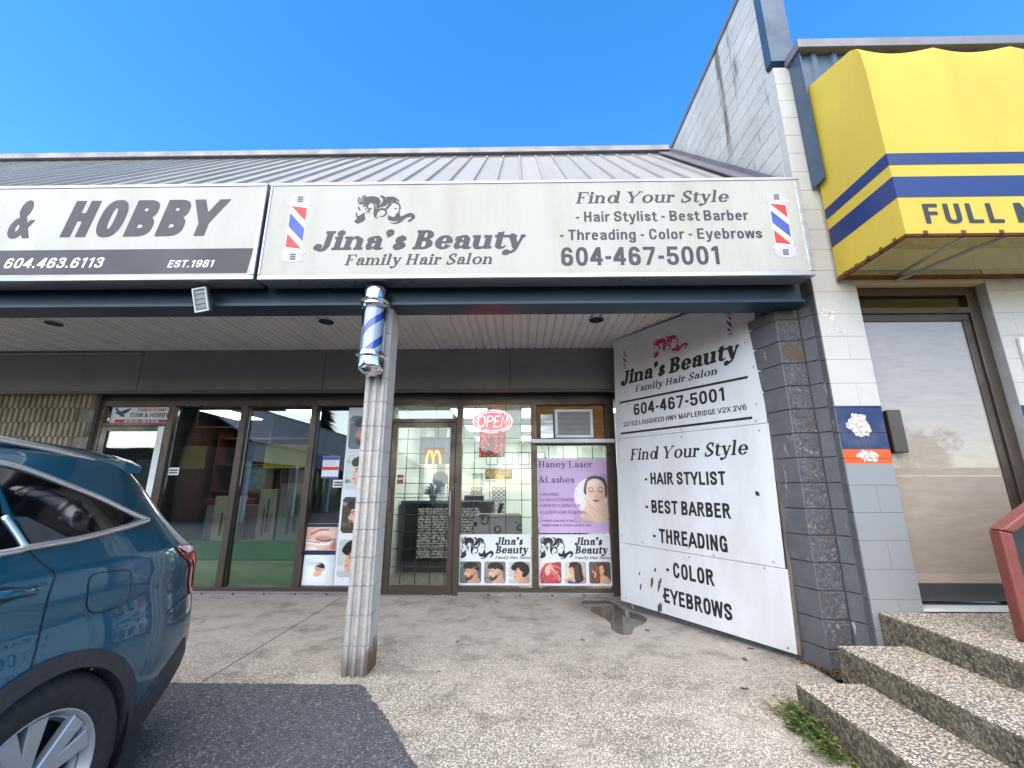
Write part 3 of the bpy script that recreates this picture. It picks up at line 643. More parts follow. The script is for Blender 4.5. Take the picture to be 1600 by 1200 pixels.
def on_roof(x,t,z): return (x,Yb+ca*t-sa*z,Zb+sa*t+ca*z)
MB().prism([on_roof(2.28,0,.035),on_roof(2.47,0,.035),on_roof(2.47,0,.10),on_roof(2.45,0,.10),on_roof(2.45,0,.05),on_roof(2.28,0,.05)],[on_roof(2.28,L,.035),on_roof(2.47,L,.035),on_roof(2.47,L,.10),on_roof(2.45,L,.10),on_roof(2.45,L,.05),on_roof(2.28,L,.05)]).build('wall_flashing',P_RIDGE,MALL)
MB().box(-11.5,6.12,6.45,2.46,14,6.60).build('flat_roof',P_RIDGE,MALL)
MB().box(-11.5,3.36,3.84,2.46,3.46,3.90).build('eave_trim',P_ALU,MALL)
# steel beam carrying the canopy
MB().box(-11.5,3.43,2.865,2.42,3.47,3.16).box(-11.5,3.39,2.835,2.42,3.62,2.865).build('canopy_beam',P_NAVY,MALL,bevel=.003)
# soffit panels
def soffit_piece(w,y0,y1):
    m=MB(); prof=[]
    for q in range(3): prof+=[(w/3*q,0),(w/3*q+.010,.018),(w/3*q+.022,.018),(w/3*q+.032,0)]
    prof+=[(w-.002,0),(w-.002,.018)]
    N=len(prof)
    for y in (y0,y1): m.v+=[(x,y,z) for x,z in prof]
    m.f=[(i,N+i,N+i+1,i+1) for i in range(N-1)]
    me=bpy.data.meshes.new('soffit_panel'); me.from_pydata(m.v,[],m.f); me.materials.append(MATS['vented_vinyl']); me.update(); return me
sp=soffit_piece(.30,0,2.20)
for i in range(44): place('soffit_panel',sp,MALL,(2.5-.30*(i+1),3.47,3.19))
MB().box(-11.5,3.47,3.21,2.5,5.95,3.24).build('soffit_backing',P_BLACK,MALL)
for x in (-5.44,-2.23,.887):
    d=MB().lathe([(.082,-.0),(.105,-.012),(.108,-.004),(.10,0)],(x,4.61,3.188),28).build('downlight',P_WHITEMETAL,MALL,smooth=True)
    MB().lathe([(.083,-.013),(.075,.03),(.03,.05)],(x,4.61,3.189),24).build('lamp_recess',P_BLACK,d,smooth=True)
# fascia panels
fx=[-11.5,-7.85,-5.25,-2.685,-.125,2.5]
for a,b in zip(fx,fx[1:]): MB().box(a+.004,5.64,2.615,b-.004,5.66,3.188).build('fascia_panel',P_FASCIA,MALL,bevel=.002)
MB().box(-11.5,5.625,2.575,2.5,5.68,2.612).build('fascia_trim',pm('fascia_trim_paint','5a5858','504e4f',2,.45),MALL,bevel=.003)
MB().box(-11.5,5.615,3.13,-5.27,5.64,3.15).build('fascia_trim',P_ALU,MALL)
MB().box(-11.5,5.662,2.60,2.5,5.86,2.64).build('fascia_underside',P_BLACK,MALL)
MB().box(-11.5,5.86,2.52,2.5,6.06,3.2).build('header_wall',P_BRONZED,MALL)
# --- shop front frame: every mullion and rail its own part
GY_=5.925
def bar_(x0,z0,x1,z1,mat=P_BRONZE,y0=5.855,y1=5.98,name='mullion'): return MB().box(x0,y0,z0,x1,y1,z1).build(name,mat,MALL,bevel=.003)
bar_(-6.02,2.44,1.30,2.52,name='head_rail')
for x0,x1,z0 in ((-5.93,-5.84,0),(-4.93,-4.84,0),(-3.895,-3.81,.09),(-2.905,-2.825,.09),(-1.85,-1.755,0),(-.865,-.785,0),(.157,.237,.09),(1.17,1.30,.0)): bar_(x0,z0,x1,2.44)
for x0,x1 in ((-4.84,-1.85),(-.785,1.17)):
    bar_(x0,.045,x1,.09,name='sill_rail'); MB().box(x0,5.83,.028,x1,5.98,.045).build('sill_flashing',P_ALU,MALL)
bar_(-5.84,2.16,-4.93,2.20,name='transom_rail'); bar_(-1.755,2.20,-.865,2.25,name='transom_rail'); bar_(.237,1.885,1.17,1.955,P_BRONZED,name='transom_rail')
# base course under the sills
bb=MB().box(-.19,0,0,.19,.06,.03).build('base_brick',P_BRICK,MALL,bevel=.004,loc=(0,0,0))
first=True
for x0,n in ((-4.65,7),(-.6,5)):
    for i in range(n):
        if first: bb.location=Vector((x0,5.86,-.003))-WL[MALL.name]; first=False
        else: place('base_brick',bb.data,MALL,(x0+.4*i,5.86,-.003))
# fluted tan block wall at the left
def flute_block(w,h,d,n,fd,name,mat):
    m=MB(); P=[(-w/2+.003,0)]; s=(w-.006)/n
    for i in range(n):
        a=-w/2+.003+s*i; P+=[(a+s*.16,0),(a+s*.26,-fd),(a+s*.74,-fd),(a+s*.84,0)]
    P+=[(w/2-.003,0),(w/2-.003,d),(-w/2+.003,d)]
    return m.prism([(x,y,.003) for x,y in P],[(x,y,h-.003) for x,y in P])
fb=flute_block(.4,.2,.1,5,.028,'fluted_block',P_TANBLOCK).build('fluted_block',P_TANBLOCK,MALL,loc=(0,0,0)); 
c=0
for r in range(13):
    for q in range(9):
        x=-6.14-.4*q-(.2 if r%2 else 0); 
        if x<-9.4: continue
        if r==0 and q==0: fb.location=Vector((x,5.78,0))-WL[MALL.name]
        else: place('fluted_block',fb.data,MALL,(x,5.78,.2*r))
MB().box(-9.6,5.80,0,-5.93,6.0,2.6).build('wall_core',P_MORTAR,MALL)
# glass
def pane(x0,z0,x1,z1,mat=G_DARK,name='glass_pane',parent=MALL,y=GY_): return MB().box(x0+.001,y,z0+.001,x1-.001,y+.006,z1-.001).build(name,mat,parent)
for a,b in ((-4.84,-3.895),(-3.81,-2.905),(-2.825,-1.85)): pane(a,.09,b,2.44)
pane(-.785,.09,.157,2.44,G_CLEAR); pane(.237,.09,1.17,1.885,G_CLEAR); pane(-1.755,2.25,-.865,2.44,G_DARK); pane(-5.84,2.20,-4.93,2.44,G_DARK)
# salon door
def door(x0,x1,ztop,sw,mat,zbot=.012,rail=.10):
    d=MB().box(x0,5.86,zbot,x0+sw,5.91,ztop).box(x1-sw,5.86,zbot,x1,5.91,ztop).box(x0+sw,5.862,zbot,x1-sw,5.908,rail).box(x0+sw,5.862,ztop-.065,x1-sw,5.908,ztop).build('shop_door',mat,MALL,bevel=.003); return d
SD=door(-1.75,-.87,2.195,.075,P_BRONZE,.012,.115); MB().box(-1.675,5.882,.116,-.945,5.888,2.129).build('glass_pane',G_CLEAR,SD)
MB().box(-1.79,5.845,1.02,-1.70,5.858,1.33).build('lock_plate',P_BRONZE,SD,bevel=.004)
MB().tube([(-.91,5.86,.96),(-.91,5.80,.97),(-.91,5.80,1.28),(-.91,5.86,1.29)],.011,8).build('door_handle',P_ALU,SD,smooth=True)
MB().box(-1.76,5.84,0,-.86,5.99,.012).build('threshold',P_ALU,MALL)
def grille(x0,x1,z0,z1,xs,zs,y,parent,zt=None):
    m=MB()
    for x in xs: m.box(x-.0045,y,z0,x+.0045,y+.009,z1 if not zt else zt)
    for z in zs: m.box(x0,y+.010,z-.0045,x1,y+.019,z+.0045)
    return m.build('security_grille',P_BLACK,parent)
grille(-1.675,-.945,.116,2.129,[-1.55,-1.36,-1.17,-.98],[.32,.54,.76,.97,1.19,1.24,1.38,1.58,1.78,1.98],5.94,SD)
grille(-.785,.157,.73,2.44,[-.62,-.405,-.19,.025],[.94,1.16,1.37,1.58,1.79,1.99,2.19],5.96,MALL)
grille(.237,1.17,1.70,1.885,[.40,.60,.80,1.0],[1.715],5.96,MALL)
# coin shop door
CD=door(-5.835,-4.935,2.155,.085,P_BRONZE,.012,.2); MB().box(-5.75,5.882,.2,-5.02,5.888,2.09).build('glass_pane',G_DARK,CD)
MB().box(-5.02,5.845,.3,-4.935,5.858,2.15).build('edge_strip',P_WHITEMETAL,CD); MB().tube([(-5.7,5.86,1.06),(-5.68,5.80,1.06),(-5.0,5.80,1.06),(-4.98,5.86,1.06)],.013,8).build('push_bar',P_ALU,CD,smooth=True)
# AC opening with plywood infill, and the white ledge
MB().box(.237,5.93,1.955,1.17,5.96,2.44).build('plywood_infill',P_WOOD,MALL)
MB().box(.165,5.74,1.905,1.285,5.86,1.955).build('white_ledge',P_WHITEMETAL,MALL,bevel=.004)
# --- rooms behind the glass
def room(x0,x1,y0,y1,zc,wall,floor,ceil):
    MB().box(x0,y0,0,x1,y1,.012).build('interior_floor',floor,MALL); MB().box(x0,y0,zc,x1,y1,zc+.02).build('interior_ceiling',ceil,MALL)
    MB().box(x0-.02,y0,.012,x0,y1,zc).build('interior_wall',wall,MALL); MB().box(x1,y0,.012,x1+.02,y1,zc).build('interior_wall',wall,MALL); MB().box(x0,y1,.012,x1,y1+.02,zc).build('interior_wall',wall,MALL)
room(-2.0,2.4,6.06,12.6,2.62,P_WALLIN,P_FLOORIN,P_CEIL)
room(-6.1,-2.86,6.06,9.6,2.62,P_BROWNWOOD,pm('worn_carpet','4a4038','3a322c',20,.95),pm('dim_ceiling','6a655c','5c574f',10,.9))
MB().box(-2.84,6.30,.012,-2.03,6.33,2.62).build('dark_partition',pm('dark_partition_paint','4a4845','3c3a38',3,.7),MALL)
LAMP=emit('ceiling_panel_light','f4fff6',5.0); COINFILL=emit('added_coin_fill','ffeede',5.0)
def troffer(x,y,w,l,mat,zc):
    f=MB().box(x-w/2-.02,y-l/2-.02,zc-.012,x+w/2+.02,y+l/2+.02,zc-.002).build('ceiling_and_fill_light',P_WHITEMETAL,MALL)
    MB().box(x-w/2,y-l/2,zc-.02,x+w/2,y+l/2,zc-.013).build('diffuser',mat,f)
for y in (7.5,9.45,11.4):
    for x in (-.85,.35,1.35): troffer(x,y,.6,.85,LAMP,2.62)
for x in (-5.2,-3.7): troffer(x,7.6,.5,1.0,COINFILL,2.62)  # fill panels added to brighten the coin shop interior
MB().box(-11.5,14,0,2.46,14.2,6.5).box(-11.6,6.0,0,-11.4,14,6.5).build('rear_wall',P_MORTAR,MALL)
MB().box(-9.6,6.0,0,-6.12,6.1,2.6).box(-11.5,5.8,0,-9.6,6.0,3.2).build('wall_core',P_MORTAR,MALL)

# ---------------------------------------------------------------- corner shop building on the right
SHOP=thing('corner_shop_building',(4.5,3.4,0),'painted block shop with blue and orange bands, raised door and slate blue cladding','building')
Xw=2.51; FY=3.40
def ublock(w,h,d,ch=.004,g=.004,mat=None,name='block'):
    a,b=g/2,ch
    V=[(-w/2+a,0+b,a),(w/2-a,b,a),(w/2-a,b,h-a),(-w/2+a,b,h-a),(-w/2+a+b,0,a+b),(w/2-a-b,0,a+b),(w/2-a-b,0,h-a-b),(-w/2+a+b,0,h-a-b),(-w/2+a,d,a),(w/2-a,d,a),(w/2-a,d,h-a),(-w/2+a,d,h-a)]
    F=[(4,5,6,7),(0,1,5,4),(1,2,6,5),(2,3,7,6),(3,0,4,7),(1,0,8,9),(2,1,9,10),(3,2,10,11),(0,3,11,8),(8,11,10,9)]
    me=bpy.data.meshes.new(name); me.from_pydata(V,[],F); me.materials.append(mat); me.update(); return me
_bl={}
def blk(w,h,d,mat): 
    k=(round(w,3),h,d,mat.name)
    if k not in _bl: _bl[k]=ublock(*k[:3],mat=mat,**(dict(ch=.0025,g=.001) if mat==FR else {}))
    return _bl[k]
FR=MATS['banded_wall_paint']
DX0,DX1,DZ0,DZ1=2.875,3.96,.47,3.02
for r in range(-3,14):
    z=.53+.2*r; h=.2; off=.2 if r%2 else 0; x=Xw-off
    while x<6.2:
        a,b=max(x,Xw),x+.4; x+=.4
        for p,q in ((a,b),):
            segs=[(p,q)]
            if z+h>DZ0+.02 and z<DZ1-.01: segs=[(p,min(q,DX0))] if p<DX0 else []; segs+=[(max(p,DX1),q)] if q>DX1 else []
            for s0,s1 in segs:
                if s1-s0>.02: place('block',blk(s1-s0,h,.099,FR),SHOP,((s0+s1)/2,FY,z))
MB().box(Xw+.01,FY+.012,-.1,DX0-.01,FY+.19,3.3).box(DX1+.01,FY+.012,-.1,6.3,FY+.19,3.3).box(Xw+.01,FY+.012,3.06,6.3,FY+.19,5.33).build('block_wall_core',pm('pale_joint','b9b6b1','a5a29d',12,.9),SHOP)
for r in range(10): 
    x=Xw; z=3.33+.2*r
    while x<3.0: place('block',blk(.2,.2,.1,FR),SHOP,(x+.1,FY,z)); x+=.2
# lintel and reveals of the door opening
MB().box(DX0-.0,FY+.004,DZ1-.012,DX1,FY+.19,DZ1+.03).build('lintel',P_CREAMBOUNCE,SHOP)  # yellow bounce light off the awning is put into the lintel colour
MB().box(DX1-.002,FY+.003,DZ0,DX1+.012,FY+.15,DZ1-.014).build('reveal',pm('grey_reveal_paint','a9a9a6','979794',5,.7),SHOP)
# upper side wall above the neighbour's roof (white), lower side behind the pier (dark grey)
WS=MATS['weathered_white_paint']
for r in range(20):
    z=3.13+.2*r
    if z>6.6: break
    off=.2 if r%2 else 0; y=FY+.10-off
    while y<7.6:
        a=max(y,FY+.101); b=y+.4; y+=.4
        if b-a<.05: continue
        # hidden under the mansard: skip blocks wholly below the roof line
        if z+.2<Zb+(a-Yb)*(Zt-Zb)/(Yt-Yb)-.1 and a>3.7: continue
        if z+.2>6.8-.02*(b-4): continue
        place('block',blk(b-a,.2,.1,WS),SHOP,(Xw,(a+b)/2,z),-math.pi/2)
MB().box(Xw+.012,FY+.2,-.1,Xw+.19,9.5,6.72).build('block_wall_core',P_MORTAR,SHOP)
MB().box(Xw-.02,FY+.2,6.70,Xw+.22,9.5,6.76).build('wall_cap',P_RIDGE,SHOP)
MB().box(Xw-.012,FY-.012,5.40,Xw+.22,FY+.09,6.78).build('corner_flashing',P_BLUECLAD,SHOP)
DK=MATS['dark_grey_block_paint']
for r in range(-3,13):
    z=.53+.2*r
    place('block',blk(.36,.2,.1,DK),SHOP,(Xw-.006,FY+.29,z),-math.pi/2)
    place('block',blk(.105,.2,.06,DK),SHOP,(Xw-.007,FY+.053,z),-math.pi/2)
MB().box(6.1,3.6,-.1,6.3,9.5,5.4).box(2.7,9.4,-.1,6.1,9.6,5.4).box(2.7,3.6,5.2,6.1,9.4,5.3).build('shop_shell',P_MORTAR,SHOP)
# slate blue cladding above
cl=MB(); x=2.67; n=0
P=[]
while x<7.2:
    P+=[(x,3.27),(x+.09,3.27),(x+.11,3.245),(x+.15,3.245),(x+.17,3.27)]; x+=.19
cl.prism([(a,b,3.96) for a,b in P]+[(7.2,3.385,3.96),(2.67,3.385,3.96)],[(a,b,5.32) for a,b in P]+[(7.2,3.385,5.32),(2.67,3.385,5.32)])
cl.build('ribbed_cladding',P_BLUECLAD,SHOP)
MB().box(2.63,3.19,5.322,7.3,3.41,5.42).build('cladding_cap',P_RIDGE,SHOP,bevel=.004)
MB().box(2.655,3.235,3.93,2.665,3.39,5.32).build('cladding_end',P_BLUECLAD,SHOP)
# door of the corner shop
RD=thing('shop_door',(3.42,3.5,.47),None,None); RD.parent=SHOP; RD.location=Vector((3.42,3.5,.47))-WL[SHOP.name]
Yd=3.50
MB().box(2.885,Yd-.02,.47,2.935,Yd+.08,3.0).box(3.86,Yd-.02,.47,3.955,Yd+.08,3.0).box(2.935,Yd-.02,2.93,3.86,Yd+.08,3.0).box(2.935,Yd-.018,2.765,3.86,Yd+.075,2.82).build('door_frame',P_BRONZE,RD,bevel=.003)
MB().box(2.937,Yd,2.70,3.858,Yd+.05,2.763).box(3.80,Yd,.50,3.858,Yd+.05,2.70).box(2.937,Yd,.50,2.955,Yd+.05,2.70).build('door_leaf',P_BRONZE,RD,bevel=.003)
MB().box(2.956,Yd+.015,.62,3.799,Yd+.022,2.699).build('glass_pane',MATS['filmed_door_glass'],RD)
MB().box(2.956,Yd+.004,.50,3.799,Yd+.03,.618).build('kick_plate',pm('grey_kick_plate','55575b','4a4c50',4,.4,.5),RD)
MB().box(2.936,Yd+.02,2.822,3.859,Yd+.026,2.929).build('transom_pane',pm('dark_transom','18191b','222427',3,.08),RD)
MB().box(2.95,Yd-.055,1.58,3.06,Yd-.005,1.92).build('push_plate',P_BRONZE,RD,bevel=.006)
MB().box(2.885,Yd-.035,.47,2.91,Yd-.021,2.75).build('edge_strip',pm('rusting_white_strip','d2d0cb','a8703a',7,.6,lo=.52,hi=.66),RD)
MB().box(2.86,FY+.01,.452,3.97,Yd+.08,.47).build('door_sill',P_WHITEMETAL,RD)
# ---------------------------------------------------------------- steps
ST=thing('entrance_steps',(2.9,2.6,0),'exposed aggregate concrete steps up to the corner shop door','steps')
SA=MATS['step_aggregate']
def step(P,z0,z1):
    return MB().prism([(x,y,z0) for x,y in P],[(x,y,z1) for x,y in P]).build('step',SA,ST,bevel=.012,seg=2)
step([(1.681,3.02),(1.681,.2),(2.10,.2),(2.10,3.02)],-.12,.15)
step([(2.088,3.20),(2.088,.2),(2.56,.2),(2.56,3.20)],-.12,.30)
step([(2.545,3.398),(2.545,.2),(7.0,.2),(7.0,3.398)],-.12,.45)
# ---------------------------------------------------------------- pier and angled wall behind the board
PIER=thing('block_pier',(2.35,3.8,0),'weathered dark grey block pier with an angled peeling face under the beam end','pier')
pA,pB,pC,pD,pE=(2.09,4.12),(2.265,3.575),(2.455,3.565),(2.52,3.43),(2.50,4.12)
WB=MATS['worn_pier_face']
def fblock(p,q,z,h,mat,dep=.03,parent=PIER):
    p,q=Vector((*p,0)),Vector((*q,0)); u=(q-p).normalized(); n=Vector((u.y,-u.x,0))
    fr=Fr(p+Vector((0,0,z)),u,(0,0,1),n); w=(q-p).length; g=.003; c=.005
    m=MB(); a=[fr.p(g,g,-c),fr.p(w-g,g,-c),fr.p(w-g,h-g,-c),fr.p(g,h-g,-c)]; b=[fr.p(g+c,g+c,0),fr.p(w-g-c,g+c,0),fr.p(w-g-c,h-g-c,0),fr.p(g+c,h-g-c,0)]; d=[fr.p(g,g,-dep),fr.p(w-g,g,-dep),fr.p(w-g,h-g,-dep),fr.p(g,h-g,-dep)]
    m.add(a+b+d,[(4,5,6,7),(0,1,5,4),(1,2,6,5),(2,3,7,6),(3,0,4,7),(8,9,1,0),(9,10,2,1),(10,11,3,2),(11,8,0,3),(11,10,9,8)]); return m.build('block',mat,parent,fix=False)
for r in range(15):
    z=-.05+.2*r; h=.2 if z+.2<2.84 else 2.84-z
    if h<.03: break
    fblock(pA,pB,z,h,DK); fblock(pB,pC,z,h,WB); fblock(pC,pD,z,h,DK)
MB().prism([(2.10,4.12,-.05),(2.272,3.583,-.05),(2.452,3.573,-.05),(2.50,3.5,-.05),(2.50,4.12,-.05)],[(2.10,4.12,2.835),(2.272,3.583,2.835),(2.452,3.573,2.835),(2.50,3.5,2.835),(2.50,4.12,2.835)]).build('pier_core',P_DKMORTAR,PIER)
AW=thing('angled_block_wall',(1.8,4.7,0),'dark rough block wall running at an angle behind the white board','wall')
BD=Fr((1.139,5.318,.08),(.5498528,-.83510252,-.01629998),(.02796462,-.00109828,.99960831),(-.83479332,-.55009325,.02274944))
u2=Vector((.5498,-.8351,0)); n2=Vector((-.8351,-.5498,0))
WF=Fr(Vector((1.139,5.318,0))-n2*.075,u2,(0,0,1),n2)
for r in range(15):
    for q in range(-1,5):
        ua=max(.03,.03+.4*q+(.2 if r%2 else 0)); ub=min(1.93,.43+.4*q+(.2 if r%2 else 0))
        if ub-ua<.05: continue
        a=WF.p(ua,0,0); b=WF.p(ub,0,0); fblock((a.x,a.y),(b.x,b.y),.2*r,.2,DK,parent=AW)
MB().fbox(WF,.04,-.02,-.14,1.9,3.18,-.02).build('wall_core',P_DKMORTAR,AW)
# ---------------------------------------------------------------- concrete column
COLM=thing('concrete_column',(-1.195,3.54,0),'pale fluted concrete block column holding up the canopy, barber pole on its front','column')
def col_block(h):
    w,d=.186,.20; P=[(-w/2,d),(-w/2,.0)]
    for i in range(31):
        x=-w/2+.002+(w-.004)*i/30; q=min(1,max(0,.55-.95*math.cos(2*math.pi*3*(x+w/2)/w))); P.append((x,-.002-.030*q*q*(3-2*q)))
    P+=[(w/2,.0),(w/2,d)]; P=P[::-1]
    return MB().prism([(x,y,.0018) for x,y in P],[(x,y,h-.0018) for x,y in P])
cb=None
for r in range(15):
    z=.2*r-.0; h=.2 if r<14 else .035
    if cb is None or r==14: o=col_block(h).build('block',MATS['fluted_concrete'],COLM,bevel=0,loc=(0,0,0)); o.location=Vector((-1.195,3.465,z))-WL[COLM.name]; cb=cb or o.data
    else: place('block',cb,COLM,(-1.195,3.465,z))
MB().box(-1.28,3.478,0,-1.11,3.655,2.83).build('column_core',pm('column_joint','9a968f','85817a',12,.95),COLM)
# ---------------------------------------------------------------- logo (two heads with flowing hair) and barber pole emblem
def cl(P,n=7): return pgn(smooth_loop(P,n))
def lx(P): return [((p[0]-240)/1000,(660-p[1])/1000)+tuple(q/1000 for q in p[2:]) for p in P]
def logo_loops():
    f=cl(lx([(296,304),(268,255),(272,205),(300,170),(310,205),(345,165),(412,152),(398,182),(520,168),(610,188),(680,240),(650,320),(612,378),(598,320),(560,276),(500,270),(445,290),(424,330),(400,352),(368,345),(386,312),(335,312)]))
    for s in ([(302,185,5),(292,240,6),(310,285,4)],[(340,175,5),(318,235,6),(336,280,4)],[(372,178,4),(352,230,6),(368,275,4)],[(625,180,3),(665,235,5),(690,300,4)]): f=S(f,brush(*lx(s)))
    f=U(f,brush(*lx([(530,384,7),(480,392,14),(444,350,16),(462,300,12),(520,276,11),(566,306,13),(584,380,14),(576,460,13),(600,525,12),(655,550,4)])))
    f=U(f,brush(*lx([(298,348,9),(306,385,14),(330,408,9)])),brush(*lx([(405,380,6),(430,405,12)])),brush(*lx([(445,462,7),(455,430,9),(485,425,10),(492,465,6)])))
    f=U(f,cl(lx([(258,446),(285,462),(282,500),(310,505),(350,488),(400,450),(416,470),(414,512),(436,552),(405,598),(345,625),(300,636),(248,606),(262,575),(290,548),(268,520),(258,490)])))
    f=U(f,cl(lx([(648,166),(720,168),(758,220),(745,275),(680,345),(630,400),(606,470),(596,410),(640,345),(700,280),(712,225)])))
    w=cl(lx([(762,192),(850,178),(935,200),(1010,272),(930,252),(1000,296),(1034,370),(1016,450),(1045,522),(1110,495),(1200,464),(1268,486),(1292,540),(1250,586),(1195,618),(1172,596),(1232,556),(1200,532),(1130,552),(1050,622),(950,650),(848,624),(940,628),(1005,606),(900,602),(824,570),(832,512),(925,530),(968,472),(996,440),(1004,352),(965,312),(895,290),(862,330),(800,394),(770,378),(840,280),(770,335),(690,360),(676,350),(790,268),(735,292),(768,232)]))
    w=S(w,brush(*lx([(880,235,4),(872,275,5),(862,310,3)])),brush(*lx([(945,250,2),(985,280,4),(1015,310,2)])))
    f=U(f,w,brush(*lx([(590,440,6),(606,500,16),(622,440,18),(680,395,17),(745,398,18),(785,440,16),(775,490,14),(730,520,10),(665,514,5)])))
    f=U(f,brush(*lx([(920,384,6),(945,392,8),(970,384,6)])),brush(*lx([(905,348,4),(940,338,5),(970,350,4)])),brush(*lx([(812,482,3),(826,505,7),(840,530,8)])))
    return [trace(f,.0016)]
LOGO=logo_loops()
LW,LH=1.052,.508
def logo(fr,u0,v0,u1,v1,mat,parent,d=.0015): return fill(LOGO,fr,'logo',mat,parent,d,(u1-u0)/LW,(v1-v0)/.50,u0,v0-.02*(v1-v0))
def emblem(fr,u0,v0,u1,v1,parent,d=.0012):
    """flat printed barber pole: caps, dark highlights, red and blue stripes on white"""
    m=MB(); w=u1-u0; h=v1-v0; X=lambda a:u0+w*a; Y=lambda b:v0+h*b
    m.m=1; m.fpoly(fr,[(X(.16),Y(.19)),(X(.84),Y(.19)),(X(.84),Y(.82)),(X(.16),Y(.82))],d)
    def cap(b0,b1,b2):
        m.m=0; m.fpoly(fr,[(X(a),Y(b)) for a,b in ((.02,b0),(.98,b0),(.98,b1),(.02,b1))],d+.0006)
        m.fpoly(fr,[(X(a),Y(b)) for a,b in ((.10,b1),(.90,b1),(.90,b2),(.72,b2+(b2-b1)*.28),(.28,b2+(b2-b1)*.28),(.10,b2))][::1],d+.0004)
        m.m=2
        for q in range(3): m.fpoly(fr,[(X(a),Y(b)) for a,b in ((.40,b1+(b2-b1)*(.05+.33*q)),(.62,b1+(b2-b1)*(.05+.33*q)),(.62,b1+(b2-b1)*(.28+.33*q)),(.40,b1+(b2-b1)*(.28+.33*q)))],d+.0009)
    cap(.82,.86,.95); cap(.18,.14,.05)
    def stripe(y0,k,lo=.2,hi=.81):
        m.m=k; P=[(.18,y0),(.18,y0-.19),(.82,y0-.41),(.82,y0-.22)]; P=[(a,min(max(b,lo),hi)) for a,b in P]; m.fpoly(fr,[(X(a),Y(b)) for a,b in P],d+.0008)
    stripe(1.0,3); stripe(.71,4); stripe(.42,3)
    return m.build('barber_pole_emblem',[P_LILAC,P_WHITEINK,P_DARKPRINT,P_RED,P_BLUE],parent,fix=False)
BK=lambda t:serif_loops(t,'black',.2,-.012); BI=lambda t:serif_loops(t,'bold',.21,.0)
def fil(o,lab): o['label']=lab; return o
# ---------------------------------------------------------------- light box signs
def lightbox(x0,x1,z0,z1,label,cat):
    t=thing('shop_sign',((x0+x1)/2,3.29,z0),label,cat,None)
    MB().box(x0+.01,3.215,z0+.01,x1-.01,3.38,z1-.01).build('sign_box',P_ALU,t)
    b=.042
    m=MB(); m.prism([(x0,3.195,z0),(x1,3.195,z0),(x1,3.195,z0+b),(x0,3.195,z0+b)],[(x0,3.24,z0),(x1,3.24,z0),(x1,3.24,z0+b),(x0,3.24,z0+b)])
    m.box(x0,3.195,z1-b*.8,x1,3.24,z1).box(x0,3.195,z0+b,x0+b*.55,3.24,z1-b*.8).box(x1-b,3.195,z0+b,x1,3.24,z1-b*.8); m.build('sign_frame',P_WHITEMETAL if cat=='x' else P_ALU,t,bevel=.005)
    MB().box(x0+b*.5,3.2005,z0+b*.9,x1-b*.9,3.214,z1-b*.7).build('sign_face',P_SIGNFACE,t); return t
SF=flat(3.2005)
S1=lightbox(-2.168,2.405,2.98,3.912,'wide white hair salon sign with two barber pole pictures and a grey couple logo','sign')
logo(SF,-1.405,3.492,-.883,3.779,P_GREYINK,S1)
text(BK("Jina's Beauty"),SF,'lettering',P_GREYINK,S1,-1.728,.061,3.252,.176)
text(BI('Family Hair Salon'),SF,'lettering',P_GREYINK,S1,-1.449,-.220,3.108,.098)
text(BI('Find Your Style'),SF,'lettering',P_GREYINK,S1,.488,1.792,3.672,.112)
text(sans_loops('- Hair Stylist - Best Barber',.135),SF,'lettering',P_GREYINK,S1,.485,1.931,3.494,.098,.72)
text(sans_loops('- Threading - Color - Eyebrows',.135),SF,'lettering',P_GREYINK,S1,.346,2.024,3.322,.098,.72)
text(sans_loops('604-467-5001',.145),SF,'lettering',P_GREYINK,S1,.350,1.645,3.087,.166,.72)
emblem(SF,-2.005,3.125,-1.785,3.81,S1); emblem(SF,2.085,3.13,2.295,3.775,S1)
S2=lightbox(-7.2,-2.196,2.985,3.915,'white coin and hobby shop sign with a dark grey band along its foot','sign')
band=[(-7.17,3.275),(-2.235,3.275),(-2.262,3.045),(-7.17,3.045)]
MB().fpoly(SF,band,.0012).build('grey_band',P_GREYINK,S2,fix=False)
text(sans_loops('&',.16,.2),SF,'lettering',P_GREYINK,S2,-4.405,-4.19,3.392,.375,.72)
text(sans_loops('HOBBY',.19,.2),SF,'lettering',P_GREYINK,S2,-3.935,-2.50,3.397,.357,.72)
text(sans_loops('604.463.6113',.13,.2),SF,'lettering',P_WHITEINK,S2,-4.341,-3.491,3.108,.092,.72,d=.002)
text(sans_loops('EST.1981',.13,.2),SF,'lettering',P_WHITEINK,S2,-2.941,-2.546,3.102,.066,.72,d=.002)
# ---------------------------------------------------------------- white board on the angled wall
B=thing('board_sign',(1.64,4.55,.05),'tall white three-panel board with black salon services lettering and a magenta couple logo','sign')
for v0,v1,w in ((0,.618,1.842),(.622,1.818,1.825),(1.822,3.10,1.815)): MB().fbox(BD,.002,v0,-.012,w,v1,0).build('panel',P_BOARD,B,bevel=.002)
logo(BD,.622,2.70,1.088,2.925,P_MAGENTA,B)
def bt(lp,u0,u1,v,cap,em=.72): text(lp,BD,'lettering',P_BLACKINK,B,u0,u1,v,cap,em)
bt(BK("Jina's Beauty"),.108,1.640,2.481,.168,.70); bt(BI('Family Hair Salon'),.334,1.392,2.356,.076,.70)
bt(sans_loops('604-467-5001',.145),.301,1.444,2.08,.134); bt(sans_loops('22752 LOUGHEED HWY MAPLERIDGE V2X 2V6',.125),.130,1.648,1.962,.053)
bt(BI('Find Your Style'),.217,1.626,1.555,.132,.70)
